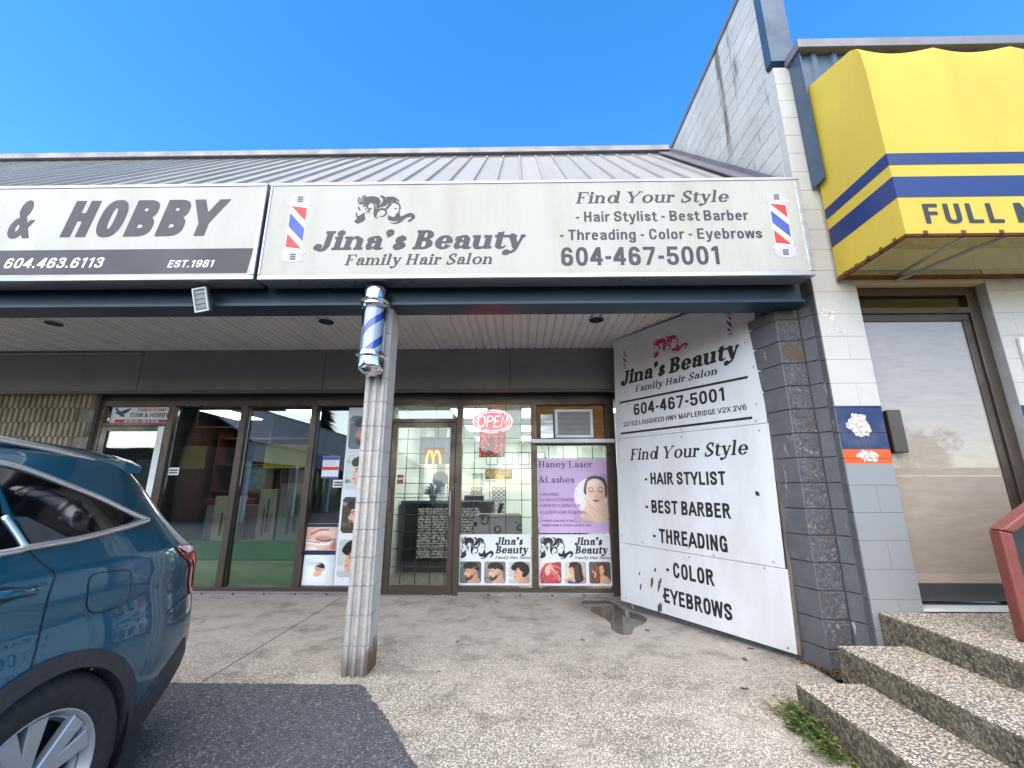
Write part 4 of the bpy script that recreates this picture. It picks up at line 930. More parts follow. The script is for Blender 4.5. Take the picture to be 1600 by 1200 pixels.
for tx,u0,u1,v,c in (('- HAIR STYLIST',.422,1.382,1.281,.129),('- BEST BARBER',.415,1.405,.981,.136),('- THREADING',.499,1.343,.682,.142),('- COLOR',.648,1.185,.368,.142),('EYEBROWS',.606,1.334,.110,.138)): bt(sans_loops(tx,.155),u0,u1,v,c)
for v in (2.265,1.882): MB().fpoly(BD,[(.08,v-.012),(1.69,v-.012),(1.69,v+.012),(.08,v+.012)],.0015).build('rule',P_BLACKINK,B,fix=False)
emblem(BD,.155,2.665,.222,2.918,B); emblem(BD,1.528,2.70,1.60,2.965,B)
for u,v in ((.08,.04),(.35,.66),(.93,.67),(.93,.585),(1.2,.64),(1.74,.66),(1.66,.60),(.05,1.80),(.93,1.85),(.93,1.77),(1.72,1.85),(1.74,1.76),(1.75,2.35),(1.74,2.0),(.06,2.26),(1.78,.03),(1.70,2.6),(.05,.7)):
    MB().lathe([(.009,0),(.009,.003),(.005,.005)],(0,0,0),8).build('screw',P_DARKPRINT,B) if False else MB().fprism(BD,[(u+.008*math.cos(a),v+.008*math.sin(a)) for a in [k*math.pi/4 for k in range(8)]],0,.004).build('screw',P_ALU,B)
MB().fpoly(BD,[(1.645,1.235),(1.68,1.225),(1.685,1.19),(1.652,1.195)],.002).build('dark_chip',P_BLACKINK,B,fix=False)
BURN=pm('scorched_board','2b2620','6e665a',30,.9,lo=.4,hi=.62)
random.seed(5)
for u,v,a,b in ((.455,.27,.016,.055),(.545,.25,.015,.06),(.30,.20,.012,.035),(.545,.045,.035,.045),(.61,.17,.022,.028),(.505,.40,.014,.02),(.29,.33,.01,.02),(.57,.31,.011,.03)):
    MB().fpoly(BD,[(u+a*math.cos(q)*random.uniform(.7,1.25)+.2*b*math.sin(q),v+b*math.sin(q)*random.uniform(.7,1.2)) for q in [2*math.pi*k/11 for k in range(11)]],.0012).build('scorch_mark',BURN,B,fix=False)
MB().fbox(BD,1.84,.0,-.05,1.87,3.1,-.008).build('edge_batten',pm('old_batten','6f665c','453f39',9,.85,stretch=(4,4,.5)),B)

# ---------------------------------------------------------------- barber pole on the column
BP=thing('barber_pole',(-1.205,3.315,2.20),'chrome barber pole with blue and white stripes on the front of the concrete column','barber pole')
cx,cy=-1.205,3.315
MB().lathe([(.085,2.36),(.1,2.362),(.104,2.372),(.1,2.385),(.118,2.39),(.124,2.402),(.118,2.418),(.106,2.425),(.104,2.44),(.088,2.442)][::1],(cx,cy,-.06),36,caps=False).build('lower_collar',P_CHROME,BP,smooth=True)
MB().lathe([(.02,2.185),(.045,2.19),(.075,2.205),(.097,2.235),(.102,2.27),(.104,2.33),(.1,2.335)],(cx,cy,0),36).build('lower_cap',P_CHROME,BP,smooth=True)
MB().lathe([(.088,2.79),(.102,2.79),(.106,2.803),(.1,2.812),(.108,2.816),(.108,2.83),(.118,2.835),(.124,2.848),(.116,2.862),(.1,2.866)],(cx,cy,-.03),36,caps=False).build('upper_collar',P_CHROME,BP,smooth=True)
MB().lathe([(.100,2.836),(.1,2.90),(.094,2.93),(.075,2.955),(.04,2.968),(.01,2.972)],(cx,cy,0),36).build('upper_cap',P_CHROME,BP,smooth=True)
gp=glass('clear_cylinder','f2f5f8',.7)
MB().lathe([(.098,2.37),(.098,2.79)],(cx,cy,0),40,caps=False).build('glass_cylinder',gp,BP,smooth=True)
k=NT('striped_drum'); x,y,z=k.xyz(k.pos()); dx=k.math('SUBTRACT',x,cx); dy=k.math('SUBTRACT',y,cy); an=k.math('ARCTAN2',dy,dx)
t_=k.math('FRACT',k.math('ADD',k.math('MULTIPLY',an,-1/(2*math.pi)*2),k.math('MULTIPLY',z,4.6))); k.base(k.mix(k.mr(k.math('ABSOLUTE',k.math('SUBTRACT',t_,.5)),.165,.16),'eef0fb','2e49c8')); k.set(Roughness=.35,Emission_Color=(.85,.88,1,1),Emission_Strength=.0)
MB().lathe([(.078,2.37),(.078,2.79)],(cx,cy,0),40).build('striped_drum',k.m,BP,smooth=True)
MB().box(cx-.06,cy+.08,2.22,cx+.06,3.455,2.30).box(cx-.06,cy+.08,2.86,cx+.06,3.455,2.92).box(cx-.035,cy+.105,2.30,cx+.035,3.455,2.86).build('wall_bracket',P_CHROME,BP,bevel=.004)

# ---------------------------------------------------------------- small box light under the sign
LB=thing('box_light',(-2.70,3.30,2.72),'small white louvred box light hanging tilted from the canopy beam','light')
fr=Fr((-2.775,3.31,2.735),Vector((.96,.10,.26)).normalized(),Vector((-.10,-.28,.955)).normalized(),Vector((.12,-.94,-.30)).normalized())
MB().fbox(fr,.055,.0,-.06,.155,.19,-.01).build('housing',P_ALU,LB)
MB().fbox(fr,.05,-.005,-.012,.16,.008,.006).fbox(fr,.05,.182,-.012,.16,.195,.006).fbox(fr,.05,.008,-.012,.06,.182,.006).fbox(fr,.15,.008,-.012,.16,.182,.006).build('rim',P_WHITEMETAL,LB)
for i in range(4): MB().fbox(fr,.061,.02+.042*i,-.009,.149,.05+.042*i,-.002-.001*i).build('louvre',P_ALU,LB)
MB().tube([fr.p(.1,.19,-.03),(-2.68,3.40,2.94)],.012,8).build('mounting_arm',P_BLACK,LB)

# ---------------------------------------------------------------- yellow awning
A=thing('awning',(4.5,3.05,3.03),'yellow box awning with two dark blue stripes over the corner shop door','awning')
ax0,ax1,ayf,ayb=2.70,6.0,2.70,3.385
zb,zt,zk=3.03,4.74,4.97
# canvas: front sheet sagging a little between its ribs, sloping top and end panel
nx=66; m=MB(); prof=[(ayf,zb),(ayf,3.32),(ayf,3.50),(ayf,3.60),(ayf,3.70),(ayf,4.1),(ayf,4.45),(ayf+.01,4.64),(ayf+.03,4.71),(ayf+.09,4.765),(ayf+.3,4.84),(ayb-.03,zk)]
for i in range(nx+1):
    x=ax0+(ax1-ax0)*i/nx; s=abs(math.sin(math.pi*(x-ax0)/.60))
    for y,z in prof:
        kf=min(max((z-3.75)/.8,0),1); m.v.append((x,y+.020*s*kf,z-.030*s*kf*(1 if z>4.5 else .2)))
N=len(prof)
for i in range(nx):
    for j in range(N-1): m.f.append((i*N+j,(i+1)*N+j,(i+1)*N+j+1,i*N+j+1)); m.mi.append(1 if j in (1,3) and False else 0)
base=len(m.v); m.v+=[(ax0,ayb-.03,zb+.02)]; m.f.append(tuple(range(N))[::-1]+(base,)); m.mi.append(0)
m.build('canvas',P_YELLOW,A,smooth=True)
e=.003
for z0,z1 in ((3.594,3.692),(3.322,3.492)):
    MB().box(ax0-e,ayf-e,z0,ax1,ayf-.0008,z1).box(ax0-e,ayf-.0008,z0,ax0-.0008,ayb-.031,z1).build('stripe',P_STRIPE,A,fix=True)
AF=flat(ayf)
text(sans_loops('FULL',.145,0,.06),AF,'lettering',P_GREYINK,A,2.857,3.396,3.108,.157,.72,d=.0035); text(sans_loops('M',.145),AF,'lettering',P_GREYINK,A,3.49,3.67,3.108,.157,.72,d=.0035)
# frame under the canvas
MB().box(ax0+.006,ayf+.006,zb-.012,ax1,ayf+.032,zb+.012).box(ax0+.006,ayf+.032,zb-.012,ax0+.032,ayb,zb+.012).box(ax0+.03,ayb-.03,zb+.0,ax1,ayb,zb+.03).build('bottom_frame',P_RUST,A)
MB().tube([(3.42,ayf+.02,zb),(3.18,ayb-.01,zb-.02)],.014,8).build('brace',P_ALU,A); MB().tube([(4.62,ayf+.02,zb),(4.38,ayb-.01,zb-.02)],.014,8).build('brace',P_ALU,A)
MB().tube([(3.18,ayf+.04,zb+.02),(3.18,ayb-.02,zb+.02)],.012,8).build('cross_bar',P_ALU,A)
for i in range(12): MB().box(ax0+.12+.26*i,ayf-.004,zb-.004,ax0+.15+.26*i,ayf+.035,zb+.022).build('lacing',P_RUST,A)
for i in range(5): MB().box(ax0-.004,ayf+.08+.12*i,zb-.004,ax0+.035,ayf+.105+.12*i,zb+.022).build('lacing',P_RUST,A)
MB().add([(ax0,ayf,zb+.0),(ax1,ayf,zb),(ax1,ayf+.03,zb+.015),(ax0,ayf+.03,zb+.015)],[(0,1,2,3)]).build('hem',P_YELLOW,A)
# ---------------------------------------------------------------- stair railing and little wall sign at the right edge
RL=thing('stair_railing',(3.4,2.8,.45),'red-brown metal railing frame with dark infill at the right of the steps','railing')
fy=2.75
def rail(P,y0,y1): return MB().prism([(x,y0,z) for x,z in P],[(x,y1,z) for x,z in P])
rail([(2.87,.452),(2.945,.452),(2.945,1.045),(2.87,1.062)],fy,fy+.07).build('post',P_REDBROWN,RL,bevel=.012,seg=2)
rail([(2.868,1.064),(2.95,1.045),(3.60,1.43),(5.0,1.43),(5.0,1.50),(3.58,1.50)],fy-.006,fy+.076).build('top_rail',P_REDBROWN,RL,bevel=.014,seg=2)
rail([(2.946,.56),(4.98,.56),(4.98,.62),(2.946,.62)],fy+.01,fy+.06).build('bottom_rail',P_REDBROWN,RL,bevel=.01)
rail([(2.946,.622),(4.9,.622),(4.9,1.42),(3.60,1.42),(2.946,1.035)],fy+.03,fy+.04).build('infill_panel',P_DKPANEL,RL)
rail([(4.9,.452),(4.98,.452),(4.98,1.428),(4.9,1.428)],fy,fy+.07).build('post',P_REDBROWN,RL,bevel=.012)
WSG=thing('wall_sign',(4.3,3.39,2.0),'small white-framed orange sign at the right edge of the corner shop wall','sign')
MB().box(4.07,3.372,2.02,4.70,3.398,2.50).build('sign_plate',P_WHITEMETAL,WSG,bevel=.004); MB().box(4.105,3.369,2.06,4.665,3.373,2.46).build('orange_panel',pm('orange_print','d4622e','c55727',3,.5),WSG)

# ---------------------------------------------------------------- air conditioner
AC=thing('air_conditioner',(.75,5.9,1.957),'white window air conditioner on the ledge in the plywood infill','air conditioner')
ax,az=.475,1.965
MB().box(ax-.19,5.78,az,ax-.015,5.95,az+.33).build('side_panel',P_ALU,AC,bevel=.004); MB().box(ax,5.74,az,ax+.51,5.95,az+.385).build('housing',P_WHITEMETAL,AC,bevel=.012,seg=2)
MB().box(ax,5.705,az,ax+.51,5.738,az+.04).box(ax,5.705,az+.345,ax+.51,5.738,az+.385).box(ax,5.705,az+.04,ax+.04,5.738,az+.345).box(ax+.47,5.705,az+.04,ax+.51,5.738,az+.345).build('front_frame',P_WHITEMETAL,AC,bevel=.008,seg=2)
MB().box(ax+.041,5.728,az+.041,ax+.469,5.738,az+.344).build('grille_back',P_BLACK,AC)
g_=pm('grey_louvre','a9abae','9b9da0',4,.5)
for i in range(18): MB().box(ax+.042,5.712,az+.047+.0165*i,ax+.468,5.724,az+.0575+.0165*i).build('louvre',g_,AC)
# ---------------------------------------------------------------- printed photographs (colours per cell)
class Pic:
    def __init__(s,n,asp,bg):
        s.h=int(n*asp); s.w=n; s.a=np.ones((s.h,s.w,3))*np.array(srgb(bg)[:3]); s.y,s.x=np.mgrid[0:s.h,0:s.w]; s.x=(s.x+.5)/n; s.y=(s.y+.5)/n
        s.rng=np.random.default_rng(n+int(asp*97)+len(bg))
    def lay(s,m,c): s.a=s.a*(1-m[...,None])+np.array(srgb(c)[:3])*m[...,None]; return s
    def poly(s,P,c,soft=.012,smooth=True,al=1.):
        P=np.array(smooth_loop(P,5) if smooth else P,float); d=np.full(s.x.shape,9.); sg=np.ones(s.x.shape)
        for i in range(len(P)):
            a,b=P[i],P[i-1]; e=b-a; wx,wy=s.x-a[0],s.y-a[1]; t=np.clip((wx*e[0]+wy*e[1])/(e@e+1e-12),0,1); d=np.minimum(d,np.hypot(wx-t*e[0],wy-t*e[1]))
            c1=s.y>=a[1]; c2=s.y<b[1]; c3=e[0]*wy>e[1]*wx; sg=np.where((c1&c2&c3)|(~c1&~c2&~c3),-sg,sg)
        return s.lay(np.clip(.5-sg*d/(2*soft),0,1)*al,c)
    def ell(s,cx,cy,a,b,c,soft=.15,al=1.): 
        d=np.hypot((s.x-cx)/a,(s.y-cy)/b); return s.lay(np.clip((1+soft-d)/(2*soft),0,1)*al,c)
    def line(s,P,r,c,soft=.008,al=1.):
        q=smooth_curve(P); d=np.full(s.x.shape,9.)
        for a,b in zip(q,q[1:]):
            e=b-a; wx,wy=s.x-a[0],s.y-a[1]; t=np.clip((wx*e[0]+wy*e[1])/(e@e+1e-12),0,1); d=np.minimum(d,np.hypot(wx-t*e[0],wy-t*e[1]))
        return s.lay(np.clip((r+soft-d)/(2*soft),0,1)*al,c)
    def strands(s,n,x0,y0,x1,y1,sp0,sp1,cols,r=.006,bend=.05,al=.8):
        for i in range(n):
            a=np.array((x0,y0))+s.rng.normal(0,1,2)*sp0; b=np.array((x1,y1))+s.rng.normal(0,1,2)*sp1; mth=(a+b)/2+s.rng.normal(0,1,2)*bend
            s.line([tuple(a),tuple(mth),tuple(b)],r,cols[i%len(cols)],.006,al)
        return s
    def speck(s,n,cols,x0=0,y0=0,x1=1,y1=1,r=.03):
        for i in range(n): s.ell(s.rng.uniform(x0,x1),s.rng.uniform(y0,y1),r*s.rng.uniform(.5,1.4),r*s.rng.uniform(.5,1.4),cols[i%len(cols)],.5,.8)
        return s
    def done(s,flip=False):
        g=s.rng.normal(0,1,(s.h,s.w,1)); k=np.cos((s.x-.25)*2.2)*np.cos((s.y-.35)*1.3)          # a studio light from the upper left, and print grain
        a=np.clip(s.a*(1+.09*g)*(.72+.42*k[...,None]),0,1); return a[:,::-1].copy() if flip else a
def smooth_curve(P,n=6):
    P=[np.array(p,float) for p in P]; P=[2*P[0]-P[1]]+P+[2*P[-1]-P[-2]]; o=[]
    for i in range(1,len(P)-2):
        a,b,c,d=P[i-1:i+3]
        for k in range(n):
            t=k/n; o.append(.5*(2*b+(c-a)*t+(2*a-5*b+4*c-d)*t*t+(3*b-a-3*c+d)*t**3))
    o.append(P[-2]); return o
FACE_L=[(.30,.33),(.27,.45),(.20,.58),(.235,.62),(.225,.67),(.24,.71),(.235,.76),(.27,.84),(.40,.86),(.55,.78),(.72,.72),(.80,.50),(.72,.30),(.5,.22)]
def man(skin='d9a184',hair='1f1c1b',beard=True,bg='7f8a86',fade='b98d76',quiff=.0,part=True,n=48):
    p=Pic(n,1.0,bg); p.speck(14,['3d4744','5d6b62','9aa49c'],r=.09)
    p.poly([(.45,.75),(.42,1.05),(1.0,1.05),(.86,.72),(.8,.55)],skin,.015); p.poly([(.55,.8),(.56,1.05),(.9,1.05),(.84,.75)],fade,.06,True,.5)
    p.poly(FACE_L,skin,.012); p.poly([(.48,.35),(.45,.6),(.62,.75),(.8,.6),(.8,.35)],fade,.05,True,.6)
    p.poly([(.24,.34),(.16,.22),(.24,.10),(.45,.04-quiff),(.72,.06),(.88,.20),(.90,.42),(.80,.42),(.72,.36),(.58,.33),(.50,.38),(.42,.33)],hair,.015)
    if part: p.line([(.52,.36),(.66,.29),(.86,.20)],.008,'c9a48f')
    p.strands(16,.25,.25,.78,.14,.05,.06,['3a3532','4a4440',hair],.005,.03,.6)
    p.ell(.70,.57,.045,.085,'c98b70',.3); p.ell(.69,.57,.02,.05,'9d6650',.4)
    p.line([(.30,.43),(.36,.41),(.42,.43)],.014,hair); p.line([(.32,.48),(.37,.49)],.010,'3b2b25'); p.line([(.24,.70),(.30,.70)],.010,'9a5248')
    if beard: p.poly([(.235,.73),(.30,.69),(.42,.72),(.58,.62),(.64,.62),(.60,.76),(.45,.88),(.30,.88),(.245,.81)],'2c2422',.03,True,.93); p.line([(.24,.665),(.32,.66)],.012,'2c2422')
    return p
def bob(n=48):
    p=Pic(n,1.0,'b9bdb8'); p.speck(10,['8fa08c','d7dcd8','5e6e5c'],r=.12)
    p.poly([(.5,.72),(.40,.86),(.55,1.05),(1.0,1.05),(.92,.84),(.78,.68)],'cf9c83',.015); p.poly(FACE_L,'d4a086',.012)
    p.poly([(.30,.42),(.20,.40),(.10,.28),(.28,.05),(.62,.0),(.90,.16),(.96,.45),(.84,.66),(.66,.72),(.62,.62),(.64,.48),(.52,.40),(.46,.28),(.40,.32)],'1d1718',.015)
    p.strands(14,.5,.08,.85,.5,.1,.1,['3b3031','171213'],.006,.05,.6); p.ell(.63,.54,.03,.06,'c18a70',.3)
    p.line([(.32,.43),(.40,.42)],.010,'3a2a26'); p.line([(.32,.49),(.39,.50)],.012,'2a1c1a'); p.line([(.245,.70),(.31,.69)],.014,'b04a4e'); return p
def streaks(n=48):
    p=Pic(n,1.0,'e9d9d2'); p.poly([(.05,.4),(.0,1.05),(1.05,1.05),(1.05,.1),(.6,.05),(.3,.1)],'c23d55',.03)
    p.strands(46,.45,.2,1.0,.75,.08,.22,['e5566e','8f2038','f0b6a4','b5324a','f6d6c8','d98a5c'],.014,.05,.9); p.strands(16,.35,.15,.2,1.0,.06,.1,['7a2a2e','a8434a','d98a5c'],.014,.04)
    p.poly([(.30,.22),(.24,.38),(.27,.55),(.36,.62),(.46,.52),(.48,.32),(.40,.2)],'e6b79c',.015); p.line([(.28,.38),(.33,.38)],.010,'4b2c28'); p.line([(.39,.37),(.44,.37)],.010,'4b2c28'); p.line([(.32,.52),(.38,.52)],.012,'c04a55'); return p
def longhair(n=48):
    p=Pic(n,1.0,'cfc6bc'); p.speck(10,['a88d76','e6dfd6','b7a28e'],r=.12); p.poly([(.1,.75),(.0,1.05),(1.05,1.05),(.95,.7)],'d3a286',.015); p.poly([(.18,.84),(.2,1.05),(.72,1.05),(.6,.86),(.42,.93)],'2b4f9a',.012)
    p.poly([(.27,.25),(.21,.40),(.24,.55),(.36,.62),(.5,.5),(.5,.25)],'d7a78b',.012)
    p.poly([(.22,.28),(.26,.06),(.5,.0),(.76,.10),(.82,.4),(.86,.85),(.62,.95),(.50,.88),(.44,.6),(.46,.34),(.36,.24)],'2e211c',.015); p.strands(26,.5,.1,.68,.9,.1,.1,['4d372c','6a4c3a','241a17'],.008,.05,.8)
    p.line([(.25,.38),(.32,.38)],.010,'3a2620'); p.line([(.24,.52),(.31,.52)],.012,'a94a4a'); return p
def curls(n=48):
    p=Pic(n,1.0,'5f5b59'); p.poly([(.45,.7),(.3,1.05),(1.0,1.05),(.9,.75),(.65,.62)],'d9a98c',.015); p.poly([(.46,.2),(.44,.42),(.52,.6),(.64,.58),(.70,.36),(.64,.18)],'e0b196',.012)
    p.poly([(.5,.06),(.28,.16),(.20,.45),(.14,.8),(.30,1.02),(.48,.95),(.46,.6),(.45,.32),(.56,.18),(.68,.2),(.74,.45),(.72,.66),(.84,.5),(.82,.2),(.68,.05)],'5a3122',.015)
    p.strands(40,.36,.25,.3,.9,.09,.09,['8f4f33','b06a44','4a281c','6e3c28'],.010,.09,.8); p.strands(10,.7,.12,.78,.5,.05,.05,['8f4f33','4a281c'],.010,.06)
    p.line([(.50,.34),(.56,.34)],.011,'3a2620'); p.line([(.61,.33),(.66,.33)],.011,'3a2620'); p.line([(.55,.50),(.62,.50)],.012,'b24a4a'); p.line([(.16,.42),(.28,.55),(.24,.7)],.028,'dba98d'); return p
def eyeshut(n=56):
    p=Pic(n,.72,'dba38f'); p.ell(.75,.25,.4,.3,'f0cdbd',.6); p.ell(.3,.55,.35,.15,'e9bcab',.6); p.line([(.15,.22),(.40,.10),(.70,.08)],.03,'6b4634',.02,.8); p.poly([(.30,.34),(.50,.25),(.70,.28),(.82,.36),(.6,.42),(.42,.42)],'a86b62',.05,True,.7)
    p.line([(.32,.36),(.50,.43),(.70,.42),(.82,.37)],.012,'2a1a18'); [p.line([(.36+.05*i,.40),(.35+.055*i,.50)],.005,'2a1a18') for i in range(9)]
    p.poly([(0,.42),(.3,.46),(.62,.50),(1.05,.40),(1.05,.48),(.6,.58),(.3,.55),(0,.50)],'e9ecf0',.012); p.line([(.0,.44),(.45,.50)],.012,'4a4d55'); p.line([(.62,.46),(1.0,.36)],.012,'4a4d55'); p.ell(.2,.68,.2,.08,'f4dccf',.4); p.ell(.95,.6,.12,.2,'c67d5a',.4); return p
def laser(n=56):
    p=Pic(n,1.12,'dfe7f0'); p.ell(.5,.5,.6,.5,'eef2f6',.4); p.poly([(.0,.75),(.35,.62),(.65,.66),(1.0,.82),(1.0,1.15),(0,1.15)],'f4f6f8',.03); p.ell(.52,.48,.16,.19,'e0b093',.12); p.poly([(.40,.36),(.54,.27),(.68,.36),(.70,.52),(.63,.46),(.44,.42)],'26201f',.015)
    p.line([(.44,.40),(.62,.45)],.038,'1b1d22'); p.ell(.47,.53,.11,.035,'d78f4f',.2); p.line([(.2,.75),(.4,.55)],.02,'f3f3f3'); p.ell(.30,.30,.22,.1,'c5d2de',.4); p.poly([(.35,.66),(.5,.62),(.62,.7),(.5,.8),(.36,.76)],'e3b598',.02); p.line([(.1,.2),(.25,.12),(.5,.1)],.014,'b9c7d4'); return p
def spa(n=84):
    p=Pic(n,1.36,'c7a3d2'); p.ell(.52,.62,.50,.50,'eae3ea',.012)
    p.poly([(.38,.86),(.30,1.02),(.22,1.2),(.9,1.38),(1.05,1.2),(1.02,.92),(.72,.80)],'ecc9b6',.012)
    p.poly([(.36,.58),(.34,.30),(.46,.10),(.70,.05),(.94,.14),(1.02,.4),(.98,.66),(.88,.62)],'3b2e2b',.012)
    p.poly([(.40,.34),(.39,.55),(.44,.74),(.56,.90),(.70,.94),(.84,.84),(.92,.66),(.94,.38),(.86,.20),(.66,.13),(.48,.19)],'f0cdb9',.012)
    p.ell(.80,.66,.13,.2,'dfae98',.6,.6); p.ell(.50,.62,.08,.10,'eebfae',.6,.6); p.ell(.62,.25,.16,.08,'f8e2d4',.6,.8)
    p.line([(.44,.42),(.52,.385),(.60,.41)],.010,'8a6453'); p.line([(.73,.405),(.82,.375),(.90,.41)],.010,'8a6453')
    for a,b in ((.45,.61),(.73,.89)): p.line([(a,.465),((a+b)/2,.50),(b,.465)],.011,'3a2823')
    p.line([(.665,.45),(.64,.60),(.66,.635)],.007,'d2a08a'); p.line([(.63,.645),(.67,.66),(.72,.642)],.008,'b98270')
    p.poly([(.56,.735),(.66,.715),(.77,.73),(.68,.79)],'c4666b',.008); p.line([(.56,.735),(.67,.748),(.77,.73)],.005,'8f3f47')
    p.poly([(.30,.62),(.36,.66),(.50,.82),(.58,.96),(.80,1.12),(.82,1.32),(.62,1.34),(.52,1.14),(.42,.98),(.38,.84)],'f2cfba',.010)
    for q in ([(.34,.66),(.46,.80),(.55,.96)],[(.40,.82),(.50,.95),(.60,1.06)],[(.44,.95),(.54,1.08),(.64,1.16)]): p.line(q,.006,'cf9c86')
    p.line([(.55,.93),(.78,1.12)],.006,'c9967f'); p.ell(.35,1.22,.14,.12,'e2b39b',.5,.6); return p

# ---------------------------------------------------------------- posters and stickers on the shop windows
PF=flat(GY_-.004)
def poster(name,x0,z0,x1,z1,mat,label,cat,group=None,th=.002):
    t=thing(name,((x0+x1)/2,GY_-.003,z0),label,cat,group); MB().box(x0,GY_-.003,z0,x1,GY_-.001,z1).build('sheet',mat,t,fix=True); return t
P_PAPER=pm('white_film','e4e6ea','dadce1',1.5,.4); P_LILACPAPER=pm('lilac_film','cfaeda','c6a2d2',1.2,.4); P_PLUM=pm('plum_ink','33203f','3b2647',2,.5)
def salon_poster(x0,pics,label):
    x1=x0+.94; t=poster('window_poster',x0,.11,x1,.728,P_PAPER,label,'poster')
    logo(PF,x0+.02,.425,x0+.455,.700,P_BLACKINK,t)
    text(BK("Jina's"),PF,'lettering',P_BLACKINK,t,x0+.475,x0+.835,.598,.092); text(BK('Beauty'),PF,'lettering',P_BLACKINK,t,x0+.475,x0+.905,.493,.092)
    text(BI('Family Hair Salon'),PF,'lettering',P_BLACKINK,t,x0+.475,x0+.93,.428,.034)
    for i,pc in enumerate(pics):
        a=x0+(.02,.335,.65)[i]; grid_print(pc.done(),PF,a,.135,a+.275,.395,.0015,'photo',t,.10)
    return t
salon_poster(-.795,[man(bg='5c6b66',part=True),man(skin='dcae96',beard=True,bg='8d8286',fade='c79f86',part=False),bob()],'white salon poster with two bearded men and a woman with a bob haircut')
salon_poster(.235,[streaks(),longhair(),curls()],'white salon poster with three women, one with pink streaked hair')
t=poster('window_poster',.245,.745,1.165,1.70,P_LILACPAPER,'lilac laser and lashes poster with a woman holding her hand to her chin','poster')
grid_print(spa().done(),PF,.715,.87,1.163,1.50,.0012,'photo',t,.0)
RG=lambda s:serif_loops(s,'light',0,.0)
text(RG('Haney Laser'),PF,'lettering',P_PLUM,t,.262,.985,1.588,.085); text(RG('&Lashes'),PF,'lettering',P_PLUM,t,.262,.735,1.385,.085)
for tx,z,x1 in (('WAXING',1.215,.52),('LASH EXTENSION',1.145,.72),('SKIN REJUVENATION',1.07,.80),('LASER HAIR REMOVAL',.985,.89)):
    text(sans_loops(tx,.085),PF,'lettering',P_PLUM,t,.305,x1,z,.040,.72,d=.0025); MB().fpoly(PF,[(.28+.010*math.cos(k*math.pi/4),z+.02+.010*math.sin(k*math.pi/4)) for k in range(8)],.0025).build('bullet',P_PLUM,t,fix=False)
text(sans_loops('PHONE: 604-401-4746',.105),PF,'lettering',P_PLUM,t,.295,.715,.885,.026,.72); text(sans_loops('WWW.HANEYLASERLASHES.COM',.105),PF,'lettering',P_PLUM,t,.295,.935,.828,.026,.72)
t=poster('window_poster',-2.40,.10,-1.88,2.42,P_PAPER,"tall white poster strip of men's haircuts beside the concrete column",'poster')
for z,pc in ((1.84,man(skin='c98f78',bg='65747e',hair='25303c',part=False)),(1.30,man(skin='dcb29c',bg='c9cfd0',beard=False)),(.74,man(skin='d7a68e',bg='4a3c34',part=False)),(.20,bob())):
    grid_print(pc.done(),PF,-2.37,z,-1.93,z+.46,.0015,'photo',t,.12)
t=poster('window_poster',-2.815,.10,-2.405,.86,P_PAPER,'pale beauty treatment poster with a closed eye above a patient in goggles','poster')
grid_print(eyeshut().done(),PF,-2.81,.53,-2.41,.815,.0015,'photo',t,.0); grid_print(laser().done(),PF,-2.81,.105,-2.41,.465,.0015,'photo',t,.0)
P_NIGHT=pm('midnight_band','1c2547','141b38',9,.5)
for z0,z1 in ((.815,.858),(.47,.525)): MB().fpoly(PF,[(-2.813,z0),(-2.407,z0),(-2.407,z1),(-2.813,z1)],.0018).build('dark_band',P_NIGHT,t,fix=False)
t=poster('notice_sticker',-2.70,1.45,-2.47,1.745,P_PAPER,'white notice sticker with blue top and red band on the window','sticker')
for z0,z1,m_ in ((1.69,1.742,P_BLUE),(1.555,1.60,P_RED),(1.452,1.47,P_BLUE)): MB().fpoly(PF,[(-2.697,z0),(-2.473,z0),(-2.473,z1),(-2.697,z1)],.0012).build('print_band',m_,t,fix=False)
for i in range(4): MB().fpoly(PF,[(-2.68,1.615+.018*i),(-2.52,1.615+.018*i),(-2.52,1.621+.018*i),(-2.68,1.621+.018*i)],.0012).build('print_line',P_LILAC,t,fix=False)
for x,z,l in ((-2.53,1.325,'small white alarm sticker low beside the notice sticker'),(-4.82,1.49,'small white alarm sticker by the coin shop door mullion')):
    t=poster('alarm_sticker',x,z,x+.14,z+.10,P_PAPER,l,'sticker','alarm stickers'); 
    for i in range(2): MB().fpoly(PF,[(x+.015,z+.02+.035*i),(x+.125,z+.02+.035*i),(x+.125,z+.042+.035*i),(x+.015,z+.042+.035*i)],.0012).build('print_line',P_DARKPRINT,t,fix=False)
t=poster('red_sticker',-1.66,1.385,-1.575,1.49,P_RED,'small red sticker on the left of the salon door glass','sticker'); MB().fpoly(PF,[(-1.65,1.43),(-1.585,1.43),(-1.585,1.45),(-1.65,1.45)],.0012).build('print_line',P_WHITEINK,t,fix=False)
